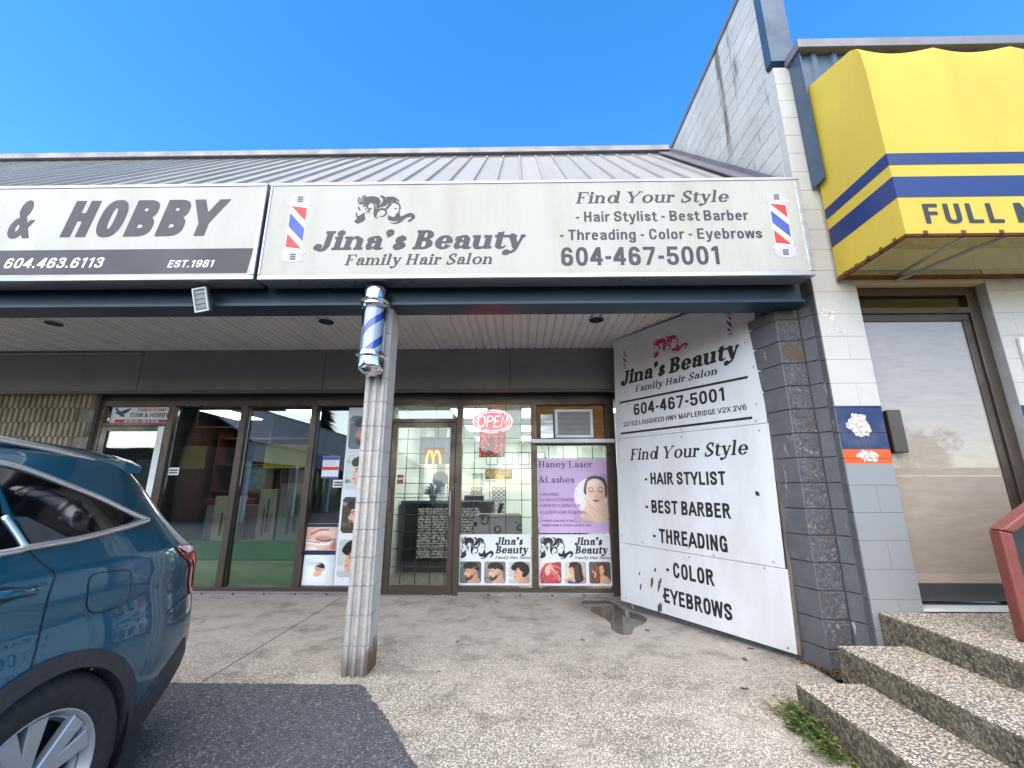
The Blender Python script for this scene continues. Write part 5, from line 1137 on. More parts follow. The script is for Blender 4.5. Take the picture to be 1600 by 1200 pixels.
# coin shop door papers
t=poster('transom_sign',-5.80,2.205,-4.94,2.435,P_PAPER,'white coin and hobby sign with an eagle in the window over the door','sign')
text(sans_loops('CAMEO STAMP',.12,.1),PF,'lettering',P_RED,t,-5.42,-5.02,2.375,.045,.72); text(sans_loops('COIN & HOBBY',.13),PF,'lettering',pm('navy_ink','243453','1d2b46',3,.5),t,-5.52,-4.96,2.29,.065,.72)
MB().fpoly(PF,[(-5.74,2.215),(-4.96,2.215),(-4.96,2.26),(-5.72,2.26)],.0012).build('red_band',P_RED,t,fix=False)
text(sans_loops('463-6113',.12),PF,'lettering',P_WHITEINK,t,-5.6,-5.1,2.222,.03,.72,d=.002)
fill([trace(U(cl([(0,.55),(.12,.62),(.3,.45),(.55,.52),(.9,.62),(.7,.38),(.45,.28),(.28,.36),(.12,.48)]),cl([(.05,.38),(.2,.3),(.5,.14),(.62,.22),(.4,.34),(.2,.44)])))],PF,'eagle',pm('slate_ink','3c4a66','33405a',3,.5),t,.0014,.26,.26,-5.76,2.26)
t=poster('closed_sign',-5.70,1.30,-5.42,1.575,P_BLACK,'black and white closed sign hanging in the coin shop door','sign')
text(sans_loops("Sorry, we're",.13,.2),PF,'lettering',P_WHITEINK,t,-5.67,-5.45,1.50,.035,.72); text(sans_loops('CLOSED',.15),PF,'lettering',P_WHITEINK,t,-5.68,-5.44,1.385,.08,.72)
for a in ((-5.70,1.567,-5.42,1.575),(-5.70,1.30,-5.42,1.308),(-5.70,1.308,-5.692,1.567),(-5.428,1.308,-5.42,1.567)): MB().fpoly(PF,[(a[0],a[1]),(a[2],a[1]),(a[2],a[3]),(a[0],a[3])],.0012).build('border',P_WHITEINK,t,fix=False)
t=poster('paper_note',-5.30,1.30,-5.07,1.70,P_PAPER,'white handwritten paper note taped in the coin shop door','note')
for i in range(6): MB().fpoly(PF,[(-5.28,1.64-.022*i),(-5.14-.01*(i%3),1.645-.022*i),(-5.14-.01*(i%3),1.649-.022*i),(-5.28,1.644-.022*i)],.0012).build('print_line',P_LILAC,t,fix=False)

# ---------------------------------------------------------------- lit OPEN sign and scrolling sign hanging inside the salon window
NEON=emit('red_neon','ff5c62',4.5); NEONB=pm('red_backboard','8f1220','7c0f1b',3,.3)
ra=NT('red_acrylic'); ra.base('8f1a30'); ra.set(Roughness=.3,Alpha=.93); red_acrylic=ra.m
OS=thing('open_sign',(-.375,6.03,2.06),'red neon open sign in an oval tube hanging in the salon window','sign')
OF=flat(6.02); oc,oz=-.378,2.232
def oval(a,b,t0,t1,d=.02,n=40): return [OF.p(oc+a*math.cos(t),oz+b*math.sin(t),d) for t in np.linspace(t0,t1,n)]
MB().tube(oval(.27,.158,R(115),R(285)),.008,8).tube(oval(.27,.158,R(-62),R(100)),.008,8).tube(oval(.235,.132,R(60),R(225)),.005,6).tube(oval(.235,.132,R(-120),R(45)),.005,6).build('neon_tube',NEON,OS,smooth='all')
def ntube(P): MB().tube([OF.p(oc+x+.12*z,oz+z,.022) for x,z in P],.0085,8).build('neon_letter',NEON,OS,smooth='all')
ntube([(-.155+.048*math.cos(t),.075*math.sin(t)) for t in np.linspace(0,2*math.pi,22)])
ntube([(-.075,-.075),(-.075,.072),(-.03,.075),(.0,.055),(.0,.025),(-.03,.0),(-.07,.0)])
ntube([(.105,.075),(.035,.075),(.03,0),(.03,-.075),(.10,-.075)]); ntube([(.035,.0),(.088,.0)]); ntube([(.13,-.075),(.132,.075),(.195,-.075),(.20,.075)])
MB().prism([OF.p(oc+.28*math.cos(t),oz+.168*math.sin(t),-.02) for t in np.linspace(0,2*math.pi,33)[:-1]],[OF.p(oc+.28*math.cos(t),oz+.168*math.sin(t),-.014) for t in np.linspace(0,2*math.pi,33)[:-1]]).build('backboard',red_acrylic,OS)
LS=thing('scrolling_sign',(-.385,6.05,1.74),'dark red scrolling light panel with red dots under the open sign','sign')
MB().box(-.565,6.045,1.735,-.205,6.075,2.10).build('panel',NEONB,LS,bevel=.004)
DOT=emit('red_led','ff2a2a',2.0); random.seed(3)
for gx,gw in ((-.545,6),(-.44,3),(-.36,4),(-.27,3)):
    dm=MB()
    for r in range(17):
        for c in range(gw):
            if random.random()<.24: dm.box(gx+.014*c,6.043,1.75+.019*r,gx+.014*c+.008,6.0448,1.75+.019*r+.010)
    dm.build('led_dots',DOT,LS,fix=False)['kind']='stuff'

# ---------------------------------------------------------------- inside the salon
D=thing('reception_desk',(-1.15,7.6,.012),'black reception desk with a panel of pale pebbles on its front','desk')
MB().box(-1.90,7.36,.013,-.45,8.0,1.06).build('carcass',pm('black_gloss','16171c','1d1f26',6,.2),D); MB().box(-1.96,7.30,1.061,-.42,8.06,1.115).build('counter_top',pm('dark_stone','2a2f3b','20242e',12,.15),D,bevel=.006)
random.seed(9)
pebs=[pm('pebble_a','e0dfd6','d0cec4',20,.6),pm('pebble_b','c2c0b6','b1afa5',20,.6),pm('pebble_c','ecebe4','dddcd4',20,.6)]
pm_me=None
pmsh=[]
for k_ in range(3):
    P=[(math.cos(q)*random.uniform(.8,1.1),math.sin(q)*random.uniform(.8,1.1)) for q in [2*math.pi*i/7 for i in range(7)]]
    mm=MB().prism([(x*.0225,0,y*.0225) for x,y in P],[(x*.014,-.015,y*.014) for x,y in P]); me=bpy.data.meshes.new('pebble'); me.from_pydata(mm.v,[],mm.f); me.materials.append(pebs[k_]); me.update(); pmsh.append(me)
cnt=0; pile=MB()
for r in range(19):
    for c in range(24):
        x=-1.665+.0425*c+(.021 if r%2 else 0)+random.uniform(-.006,.006); z=.985-.0415*r+random.uniform(-.005,.005); a=random.uniform(0,6.28); me=random.choice(pmsh)
        if cnt<300: o=place('pebble',me,D,(x,7.357,z)); o.rotation_euler.y=a
        else: pile.add([(x+v.co.x*math.cos(a)+v.co.z*math.sin(a),7.357+v.co.y,z-v.co.x*math.sin(a)+v.co.z*math.cos(a)) for v in me.vertices],[tuple(p.vertices) for p in me.polygons])
        cnt+=1
pile.build('pebbles',pebs[0],D)['kind']='stuff'
POT=thing('potted_plant',(-1.50,7.65,1.115),'small green plant in a dark pot on the reception desk','plant')
MB().lathe([(.05,1.116),(.075,1.2),(.07,1.2),(.05,1.13)],(-1.5,7.65,0),14).build('pot',P_BLACK,POT,smooth=True)
lf=MB(); random.seed(2)
for i in range(46):
    a=random.uniform(0,6.28); e=random.uniform(.2,1.1); l=random.uniform(.08,.22); p=Vector((-1.5,7.65,1.2)); d=Vector((math.cos(a)*math.cos(e),math.sin(a)*math.cos(e),math.sin(e))); s=Vector((-math.sin(a),math.cos(a),0))*.03
    q=p+d*l; r_=q+d*.08-Vector((0,0,.05)); lf.add([p,q-s,r_,q+s],[(0,1,2,3)])
lf.build('foliage',pm('houseplant_leaf','3f5f35','2d4a28',10,.5),POT,fix=False)
MB().lathe([(.045,1.116),(.055,1.15),(.045,1.19),(.03,1.2)],(-1.18,7.6,0),12).build('jar',P_BLACK,None,smooth=True); tag(bpy.data.objects['jar'],'small dark round jar on the reception desk by the plant','jar')
tag(MB().box(-.95,7.55,1.116,-.62,7.75,1.20).build('card_terminal',P_BLACK,None,bevel=.01),'black box shaped terminal on the right end of the reception desk','terminal')
# white divider with two lattice screens
DV=thing('white_divider',(-.6,10.4,.012),'white room divider wall with two black and white lattice panels','divider')
MB().box(-1.75,10.4,.013,.15,10.5,1.50).build('wall_panel',P_WALLIN,DV); MB().box(-1.76,10.38,1.50,.16,10.52,1.53).build('cap',P_WHITEMETAL,DV)
LAT=pm('lattice_black','3d3a38','2c2a29',8,.6)
for x0,x1 in ((-1.16,-.88),(-.66,-.32)):
    f=MB().box(x0,10.385,.30,x1,10.398,1.36).build('lattice_panel',P_WHITEMETAL,DV); m=MB(); nxl=3; w=(x1-x0)/nxl
    for i in range(nxl):
        for j in range(11):
            cx_,cz_=x0+w*(i+.5),.345+.097*j; o_=[(cx_+w*.5*math.cos(q),10.383,cz_+.048*math.sin(q)) for q in [k*math.pi/4 for k in range(8)]]; i_=[(cx_+w*.33*math.cos(q),10.383,cz_+.030*math.sin(q)) for q in [k*math.pi/4 for k in range(8)]]
            m.add(o_+i_,[(k,(k+1)%8,8+(k+1)%8,8+k) for k in range(8)]); m.add([(cx_-w*.12,10.383,cz_),(cx_,10.383,cz_-.014),(cx_+w*.12,10.383,cz_),(cx_,10.383,cz_+.014)],[(0,1,2,3)])
    m.build('lattice',LAT,f,fix=False)
tag(MB().box(-1.72,9.0,.013,-1.52,9.2,2.62).build('white_post',P_WALLIN,None),'square white interior post behind the reception desk','post')
PT=thing('sunflower_picture',(-.55,12.5,1.45),'wide gold and brown picture with a yellow round flower on the rear wall','picture')
MB().box(-.98,12.56,1.42,-.22,12.595,1.86).build('picture_frame',P_BROWNWOOD,PT); MB().box(-.95,12.555,1.66,-.25,12.561,1.83).build('upper_panel',pm('gold_panel','a98a4e','8c6f3a',4,.4),PT)
MB().lathe([(.04,0),(.15,.0),(.15,-.008),(.04,-.008)],(-.58,12.557,1.56),18,'y').build('flower_print',pm('sun_yellow','d9a23a','b47f22',14,.5),PT)
for i,x in enumerate((-.80,-.35,.12,.58)):
    t=thing('wall_frame',(x,12.58,2.0),('thin framed certificate on the rear wall, first from the left','thin framed certificate on the rear wall, second from the left','thin framed certificate on the rear wall, third from the left','thin framed certificate on the rear wall, nearest the window unit')[i],'picture','framed certificates')
    MB().box(x-.17,12.57,1.98,x+.17,12.598,2.36).build('picture_frame',P_ALU,t); MB().box(x-.14,12.565,2.01,x+.14,12.571,2.33).build('sheet',P_WALLIN,t)
tag(MB().box(-1.35,12.5,1.35,-1.05,12.59,1.75).build('notice',pm('grey_notice','8c9aa6','75828e',6,.5),None),'grey notices pinned to the rear wall left of the flower picture','notice')
TV=thing('wall_screen',(-1.62,8.6,1.72),'grey wall screen hanging near the ceiling behind the salon door','screen')
MB().prism([(-1.96,8.45,1.78),(-1.28,8.45,1.78),(-1.28,8.40,2.30),(-1.96,8.40,2.30)],[(-1.96,8.51,1.78),(-1.28,8.51,1.78),(-1.28,8.46,2.30),(-1.96,8.46,2.30)]).build('casing',pm('screen_grey','7b8794','69747f',2,.25),TV); MB().tube([(-1.62,8.5,2.3),(-1.62,8.55,2.61)],.02,8).build('bracket',P_BLACK,TV)
tag(MB().lathe([(.16,0),(.16,-.02),(.15,-.022)],(-1.62,8.95,1.50),24,'y').build('round_clock',pm('teal_disc','2f6f9a','29648b',2,.4),None),'round blue and white disc on the wall behind the desk','disc')
ms=thing('arch_reflection',(-1.36,6.9,1.72),'glowing yellow arches on red, standing in for a street sign reflected in the salon door','sign')  # glowing stand-in for a street sign's reflection in the door glass
MB().box(-1.52,6.9,1.83,-1.20,6.93,1.95).build('red_board',pm('arch_red','a8322a','8f2922',3,.4),ms)
AR=emit('amber_reflection','ff9a14',2.2); MF=flat(6.88)
for s in (-1,1): MB().tube([MF.p(-1.37+s*.055+.055*math.cos(t),1.70+.19*math.sin(t)) for t in np.linspace(0,math.pi,16)],.013,8).build('arch',AR,ms,smooth='all')
MB().tube([(-1.37,6.93,1.94),(-1.37,6.95,2.61)],.006,6).build('hanger',P_BLACK,ms)
# waiting bench and styling chairs
DAM=NT('damask_fabric'); p_=DAM.pos(); v_=DAM.n('TexVoronoi'); v_.inputs['Scale'].default_value=6.5; DAM.l(p_,v_.inputs['Vector']); nn=DAM.noise(p_,40,4,.6); d_=DAM.math('ADD',v_.outputs['Distance'],DAM.math('MULTIPLY',nn,.35)); rg=DAM.math('PINGPONG',d_,.16)
DAM.base(DAM.mix(DAM.math('MULTIPLY',DAM.mr(rg,.07,.10),DAM.mr(v_.outputs['Distance'],.42,.36)),'a19d97','3f3c3a')); DAM.set(Roughness=.8)
def bench(x0,x1,lab):
    t=thing('waiting_bench',((x0+x1)/2,6.9,.012),lab,'bench','waiting benches'); m=MB()
    MB().box(x0,6.62,.45,x1,6.74,.955).build('backrest',DAM.m,t,bevel=.05,seg=3); MB().box(x0+.01,6.745,.30,x1-.01,7.20,.47).build('seat',DAM.m,t,bevel=.03,seg=2)
    for x in (x0+.06,x1-.1):
        for y in (6.66,7.12): MB().box(x,y,.013,x+.04,y+.04,.30).build('leg',P_BLACK,t)
bench(-.70,.03,'grey damask waiting bench with its back to the salon window'); bench(.30,1.0,'second damask bench, behind the lilac poster')
def styling(x,y,lab,rz):
    t=thing('styling_chair',(x,y,.012),lab,'chair','styling chairs'); m=MB()
    MB().lathe([(.28,.013),(.28,.03),(.05,.06),(.04,.42)],(x,y,0),20).build('pedestal',P_CHROME,t,smooth=True); MB().box(x-.26,y-.25,.42,x+.26,y+.25,.54).build('seat',P_BLACK,t,bevel=.04,seg=2)
    MB().prism([(x+.20,y-.25,.52),(x+.28,y-.25,.52),(x+.42,y-.25,1.05),(x+.34,y-.25,1.05)],[(x+.20,y+.25,.52),(x+.28,y+.25,.52),(x+.42,y+.25,1.05),(x+.34,y+.25,1.05)]).build('backrest',P_BLACK,t,bevel=.02,seg=2)
    for s in (-.29,.29): MB().tube([(x+.22,y+s,.55),(x-.12,y+s,.72),(x-.24,y+s,.70),(x-.26,y+s,.5)],.022,8).build('armrest',P_BLACK,t,smooth=True)
styling(-.72,8.6,'black styling chair reclined in front of the lattice panels',0); styling(.55,8.9,'black styling chair at the right side of the salon',0)
tag(MB().box(.32,8.0,.7,.62,8.3,1.08).build('towel_bin',pm('deep_blue_plastic','23426b','1b3557',4,.5),None,bevel=.02),'dark blue towel bin beside the right styling chair','bin')
bpy.data.objects['towel_bin'].location.z=.013
# ---------------------------------------------------------------- inside the coin shop
GT=thing('display_platform',(-3.9,6.5,.012),'green turf covered display platform along the coin shop window','platform')
TURF=pm('green_turf','3d9a45','2f8438',40,.9,bump=.4,bsc=200)
MB().box(-4.80,6.02,.013,-2.91,6.62,.30).build('lower_step',TURF,GT); MB().box(-4.80,6.40,.301,-2.91,6.62,.58).build('upper_step',TURF,GT)
def carton(x,y,z,w,d,h,mat,lab,words,col=P_BLACKINK,vertical=True):
    t=thing('cardboard_box',(x+w/2,y+d/2,z),lab,'box','boxes stacked in the coin shop window'); MB().box(x,y,z,x+w,y+d,z+h).build('carton',mat,t,bevel=.004); f=flat(y)
    f=Fr((x,y,z),(0,0,1),(-1,0,0),(0,-1,0)) if vertical else Fr((x,y,z),(1,0,0),(0,0,1),(0,-1,0))
    if words:                              # rows of print too small to read
        for a0,a1,b0,b1 in ((.10,.62,-.40,-.30),(.16,.80,-.62,-.50),(.16,.50,-.78,-.72)): MB().fpoly(f,[(h*a0,w*b0),(h*a1,w*b0),(h*a1,w*b1),(h*a0,w*b1)],.002).build('print_block',pm('faded_print','5c5850','4d4943',30,.8,lo=.45,hi=.55),t,fix=False)
P_CARTON=pm('pale_carton','b8ae98','a1967f',3,.8); P_GREYC=pm('grey_carton','8e8b84','77746d',3,.8)
carton(-4.45,6.42,.585,.38,.16,.62,P_CARTON,'pale tall box with vertical print behind the left coin shop pane','DISPLAY'); carton(-3.80,6.42,.585,.26,.16,.72,P_CARTON,'narrow pale box with vertical print beside the mullion','MODELS'); carton(-3.50,6.41,.585,.46,.17,.80,P_GREYC,'wide grey box with a framed word in the middle pane','HOBBY')
carton(-4.80,6.75,.013,.55,.45,1.05,P_GREYC,'grey box standing on the floor at the left of the window',None)
tag(MB().box(-4.82,6.70,1.07,-4.30,7.15,1.16).build('red_tray',pm('dull_red_plastic','8e2a24','7a221d',5,.5),None,bevel=.01),'flat red tray on top of the grey box','tray')
YS=thing('yellow_banner',(-3.65,6.7,1.55),'bright yellow banner sign hanging inside the middle coin shop pane','banner'); MB().box(-3.98,6.70,1.62,-3.30,6.715,1.98).build('sheet',pm('banner_yellow','d8c22e','c4ae22',2,.6),YS)
MB().tube([(-3.9,6.707,1.98),(-3.9,6.707,2.61)],.004,5).tube([(-3.4,6.707,1.98),(-3.4,6.707,2.61)],.004,5).build('cord',P_BLACK,YS)
t=thing('number_plate_sign',(-4.62,5.93,1.96),'red house number sign 22756 inside the left coin shop pane','sign'); MB().box(-4.80,6.0,1.98,-4.50,6.006,2.10).build('sheet',pm('faded_red','7a2f24','6a281e',3,.6),t); text(sans_loops('22756',.13),flat(6.0),'lettering',pm('orange_ink','d86a3a','c85d30',2,.5),t,-4.78,-4.52,2.0,.075,.72)
tag(MB().box(-4.83,6.03,1.58,-4.42,6.036,1.90).build('tan_notice',pm('tan_paper','b99a5a','a3864a',3,.8),None),'tan paper notice below the red number sign','notice')
tag(MB().box(-4.35,6.9,1.30,-4.05,6.92,1.62).build('blue_poster',pm('blue_poster_print','4b7ba3','2e5d86',9,.6,lo=.45,hi=.55),None),'small blue poster standing inside the left coin shop pane','poster')
SH=thing('display_shelf',(-4.5,8.4,.012),'dark brown display shelving at the back of the coin shop','shelf')
for i in range(5): MB().box(-5.9,8.3,.25+.5*i,-3.0,8.7,.28+.5*i).build('shelf_board',P_BROWNWOOD,SH)
for x in (-5.9,-4.9,-3.9,-3.03): MB().box(x,8.31,.013,x+.03,8.69,2.4).build('upright',P_BROWNWOOD,SH)
t=thing('neon_frame',(-4.4,6.05,2.10),'thin white rectangular light frame high in the left coin shop pane','light'); MB().tube([(-4.66,6.06,2.42),(-4.66,6.06,2.17),(-4.05,6.06,2.17),(-4.05,6.06,2.42),(-4.66,6.06,2.42)],.007,6).build('tube',pm('unlit_tube','dcdcd8','cfcfcb',3,.3),t)
tag(MB().box(-5.72,6.4,1.70,-5.06,6.42,2.06).build('tan_blind',pm('tan_blind_cloth','b09a62','9a8550',4,.8),None),'tan cloth blind hanging behind the coin shop door glass','blind')
# ---------------------------------------------------------------- blue SUV backed up to the pavement
CX0,CYC,CPP=-2.65,.2,6.5
HW=[(.02,.84),(.1,.89),(.2,.925),(.4,.945),(.6,.95),(.8,.945),(.93,.938),(1.0,.918),(1.08,.88),(1.15,.84),(1.3,.755),(1.4,.685),(1.46,.63),(1.50,.54),(1.53,.40),(1.55,.15)]
YRR=[(0.02,2.46),(.1,2.50),(.2,2.58),(.3,2.69),(.4,2.76),(.5,2.784),(.6,2.775),(.7,2.765),(.8,2.755),(.9,2.742),(.95,2.731),(1.0,2.694),(1.05,2.644),(1.1,2.596),(1.15,2.553),(1.2,2.525),(1.3,2.466),(1.38,2.415),(1.42,2.40),(1.46,2.36),(1.5,2.28),(1.53,2.1),(1.55,1.9)]
YFF=[(.02,-2.0),(.2,-2.12),(.5,-2.18),(.7,-2.14),(.82,-2.02),(.90,-1.75),(.95,-1.2),(1.0,-.86),(1.1,-.72),(1.3,-.40),(1.45,-.10),(1.5,.05),(1.53,.25),(1.55,.5)]
def ip(T,z): return float(np.interp(z,[a for a,b in T],[b for a,b in T]))
_zz=np.linspace(.02,1.55,400)
def sm(T,wd):
    v=np.interp(_zz,[a for a,b in T],[b for a,b in T]); k=np.hanning(wd); k/=k.sum(); return np.convolve(np.pad(v,wd//2,mode='edge'),k,'valid')[:400]
HWs,YRs,YFs=sm(HW,25),sm(YRR,15),sm(YFF,15)
chw=lambda z: float(np.interp(z,_zz,HWs)); cyr=lambda z: float(np.interp(z,_zz,YRs)); cyf=lambda z: float(np.interp(z,_zz,YFs))
def cwx(y,z):
    e=cyr(z) if y>=CYC else cyf(z); p=CPP if y>=CYC else 4.2
    q=min(abs((y-CYC)/(e-CYC)),.99999); w=chw(z)*(1-q**p)**(1/p)
    # pressed-in waist between shoulder and sill, and a shoulder crease
    w-=.014*math.exp(-((z-.80)/.10)**2); w+=.008*math.exp(-((z-1.0)/.03)**2)
    return w
AX=((1.76,.268),(-1.05,.268))
SUV=thing('parked_suv',(-2.65,.3,-.10),'dark blue SUV with chrome window trim, backed up to the pavement','car')
PAINT=mat_car('blue_car_paint','04607f','03384d')
CGL=pm('dark_privacy_glass','07080a','0a0b0d',3,.03,spec=.8); CBLK=pm('matt_black_cladding','34353a','2c2d31',30,.62,obj=True); CTRIM=pm('satin_chrome','dcdddf','cfd0d2',3,.28,.9)
RUB=pm('tyre_rubber','2b2b2d','222224',20,.8,obj=True); ALLOY=pm('machined_alloy','c4c6c9','b6b8bb',2,.36,.6,obj=True); LAMPR=pm('red_lamp_lens','d8101f','b00c18',5,.12,coat=.3); LAMPC=pm('clear_lamp_lens','e8d8d8','c9a5a5',5,.05,coat=1); DARKR=pm('dark_red_lens','8a0c17','6a0911',5,.15,coat=.25)
fr_=[0,.06,.12,.18,.24,.30,.36,.42]+[.46+.02*i for i in range(22)]+[.895,.91,.925,.94,.952,.963,.973,.982,.989,.994,.998,1.0]
zs=[.12,.16,.2,.25,.3,.35,.4,.45,.5,.55,.6,.65,.7,.74,.78,.82,.86,.9,.93,.96,.98,1.0,1.02,1.05,1.08,1.12,1.16,1.2,1.25,1.3,1.34,1.38,1.41,1.44,1.46,1.48,1.5,1.515,1.53,1.54,1.55]
m=MB(); ring=None; rows=[]
for z in zs:
    row=[]
    for s in (1,-1):
        ys=[CYC+(cyr(z)-CYC)*f for f in fr_]; yf=[CYC+(cyf(z)-CYC)*f for f in fr_[1:]]
        seq=ys[::-1]+yf if s==1 else (yf[::-1]+ys)
        for y in seq: row.append((CX0+s*cwx(y,z),y,z))
    rows.append(row)
N=len(rows[0]); m.v=[v for r in rows for v in r]
for i in range(len(rows)-1):
    for j in range(N):
        a=i*N+j; b=i*N+(j+1)%N; q=[a,b,b+N,a+N]
        c=np.mean([m.v[k] for k in q],axis=0)
        if any(math.hypot(c[1]-ay,c[2]-az)<.392 for ay,az in AX) and abs(c[0]-CX0)>.6: continue
        m.f.append(tuple(q)); m.mi.append(0)
m.f.append(tuple(range((len(rows)-1)*N,len(rows)*N))); m.mi.append(0)
body=m.build('body',PAINT,SUV,smooth='all',fix=True)
# underbody and wheel wells
MB().box(CX0-.80,-1.9,.02,CX0+.80,2.4,.35).build('underbody',CBLK,SUV)
def surf(s,y,z,off=0):
    e=.01; x=cwx(y,z); nx=Vector((1,-(cwx(y+e,z)-cwx(y-e,z))/(2*e),-(cwx(y,z+e)-cwx(y,z-e))/(2*e))).normalized()
    return Vector((CX0+s*(x+nx.x*off),y+nx.y*off,z+nx.z*off))
def cpatch(s,P,off,name,mat,smooth=True,step=.03,parent=None,side=0):
    P=[tuple(map(float,p)) for p in P]; Q=[]
    for a,b in zip(P,P[1:]+P[:1]):
        n=max(1,int(math.hypot(b[0]-a[0],b[1]-a[1])/step)); Q+=[(a[0]+(b[0]-a[0])*k/n,a[1]+(b[1]-a[1])*k/n) for k in range(n)]
    nb=len(Q); A=np.array(Q); x0,y0=A.min(0); x1,y1=A.max(0); pts=[Vector(q) for q in Q]
    def inside(x,y):
        c=False
        for i in range(nb):
            (ax,ay),(bx,by)=Q[i],Q[i-1]
            if (ay>y)!=(by>y) and x<(bx-ax)*(y-ay)/(by-ay)+ax: c=not c
        return c
    for gx in np.arange(x0+step*.5,x1,step):
        for gy in np.arange(y0+step*.5,y1,step):
            if inside(gx,gy) and min((gx-q[0])**2+(gy-q[1])**2 for q in Q)>(.4*step)**2: pts.append(Vector((gx,gy)))
    v,e,f,_,_,_=delaunay_2d_cdt(pts,[(i,(i+1)%nb) for i in range(nb)],[],1,1e-6)
    mm=MB(); mm.add([surf(s,q.x,q.y,off) for q in v],[tuple(x) if s==1 else tuple(x)[::-1] for x in f])
    k=len(mm.v)
    if side:                                 # a lip back to the body
        mm.add([surf(s,q[0],q[1],off) for q in Q]+[surf(s,q[0],q[1],off-side) for q in Q],[(i,(i+1)%nb,nb+(i+1)%nb,nb+i) for i in range(nb)])
    return mm.build(name,mat,parent or SUV,smooth='all' if not side else True,fix=bool(side))
def ctube(s,P,r,name,mat,off=.004,n=8,parent=None,sub=5):
    q=smooth_curve(P,sub); return MB().tube([surf(s,float(a[0]),float(a[1]),off) for a in q],r,n).build(name,mat,parent or SUV,smooth='all')
def carc(c,r0,r1,a0,a1,n): return [(c[0]+r1*math.cos(t),c[1]+r1*math.sin(t)) for t in np.linspace(a0,a1,n)]+[(c[0]+r0*math.cos(t),c[1]+r0*math.sin(t)) for t in np.linspace(a1,a0,n)]
up=[(.10,1.36),(.5,1.43),(1.1,1.44),(1.42,1.425),(1.614,1.393),(1.703,1.369),(1.837,1.314),(1.976,1.256),(2.11,1.191),(2.186,1.160)]
lo=[(2.198,1.146),(2.044,1.128),(1.812,1.103),(1.621,1.093),(1.53,1.085),(1.0,1.07),(.4,1.06),(-.2,1.055),(-.5,1.06)]
for s in (1,-1):
    rear=[(1.60,1.205),(1.585,1.30),(1.60,1.385)]+[(y,z-.012) for y,z in up[5:9]]+[(2.13,1.165),(2.105,1.15),(2.0,1.135),(1.85,1.117),(1.77,1.117),(1.70,1.165),(1.645,1.203)]
    dgl=[(-.52,1.075),(-.15,1.27),(.10,1.345),(.5,1.415),(1.1,1.425),(1.42,1.412),(1.585,1.385),(1.565,1.215),(1.598,1.10),(1.53,1.097),(1.0,1.082),(.4,1.072),(-.2,1.067)]
    g1=cpatch(s,dgl,.003,'side_window',CGL,step=.06); g2=cpatch(s,rear,.003,'quarter_window',CGL,step=.04)
    cpatch(s,[(1.602,1.197),(1.64,1.197),(1.70,1.158),(1.765,1.112),(1.63,1.1)],.005,'quarter_trim',CBLK,step=.04)
    ctube(s,[(-.5,1.08),(-.1,1.30)]+up+[(2.205,1.152)]+lo,.0125,'window_chrome',CTRIM,.004)
    ctube(s,[(1.567,1.205),(1.59,1.15),(1.608,1.096)],.012,'pillar_chrome',CTRIM,.003)
    # seams, fuel flap, handle
    seam=pm('panel_gap','0b0d10','101215',5,.7)
    ctube(s,[(1.623,1.082),(1.648,1.042),(1.685,.997),(1.680,.95),(1.673,.912),(1.676,.786),(1.66,.686),(1.636,.633)],.003,'door_gap',seam,.0005)
    ctube(s,[(.45,1.06),(.46,.9),(.45,.5),(.40,.25)],.003,'door_gap',seam,.0005); ctube(s,[(-.70,.95),(-.68,.6),(-.62,.3)],.003,'door_gap',seam,.0005)
    ff=smooth_loop([(1.825,.945),(1.85,.965),(1.92,.963),(2.0,.953),(2.028,.935),(2.038,.88),(2.042,.835),(2.015,.81),(1.95,.808),(1.88,.815),(1.842,.845),(1.83,.895)],3)
    if s==1:
        fl=cpatch(s,ff,.0025,'fuel_flap',PAINT,step=.03); MB().tube([surf(s,a,b,.001) for a,b in ff+ff[:1]],.0026,6).build('flap_gap',seam,fl,smooth='all')
    for y0 in (1.44,.25):
        h=MB().tube([surf(s,y0-.03,.958,.002),surf(s,y0+.0,.958,.03),surf(s,y0+.07,.957,.038),surf(s,y0+.15,.954,.034),surf(s,y0+.185,.95,.002)],[.012,.017,.018,.017,.010],10).build('door_handle',PAINT,SUV,smooth='all')
        cpatch(s,smooth_loop([(y0-.0,.955),(y0+.05,.985),(y0+.12,.975),(y0+.13,.94),(y0+.06,.925),(y0+.01,.935)],2),.0015,'handle_shade_patch',pm('recess_shade','06283f','052033',4,.3),step=.04,parent=h)  # shade behind the handle painted as a darker blue patch
    # wheel arches and sills in black
    for (ay,az) in AX: cpatch(s,carc((ay,az),.372,.432,R(-22),R(202),26),.016,'wheel_arch',CBLK,step=.05,side=.05)
    cpatch(s,[(-.66,.14),(-.66,.30),(-.2,.33),(1.0,.33),(1.36,.33),(1.36,.14)],.012,'sill_cladding',CBLK,step=.08,side=.03)
    cpatch(s,[(2.18,.14),(2.20,.30),(2.24,.36),(2.36,.44),(2.52,.53),(2.58,.44),(2.52,.28),(2.44,.16)],.006,'bumper_cladding',CBLK,step=.05,side=.02)
    # tail lamp wraps the rear corner
    L0=[(2.33,1.005),(2.40,1.010),(2.50,1.005),(2.60,.998),(2.64,.95),(2.66,.87),(2.66,.78),(2.61,.745),(2.53,.745),(2.505,.80),(2.50,.87),(2.47,.915),(2.40,.95)]
    lm=cpatch(s,L0,.008,'tail_lamp',DARKR,step=.03,side=.014)
    cpatch(s,[(2.35,1.0),(2.40,1.003),(2.50,.99),(2.60,.985),(2.62,.95),(2.52,.965),(2.43,.965)],.012,'lens',LAMPC,step=.04,parent=lm)
    cpatch(s,[(2.46,.955),(2.53,.955),(2.60,.94),(2.615,.86),(2.61,.77),(2.56,.765),(2.55,.85),(2.52,.905)],.012,'lens',LAMPR,step=.04,parent=lm)
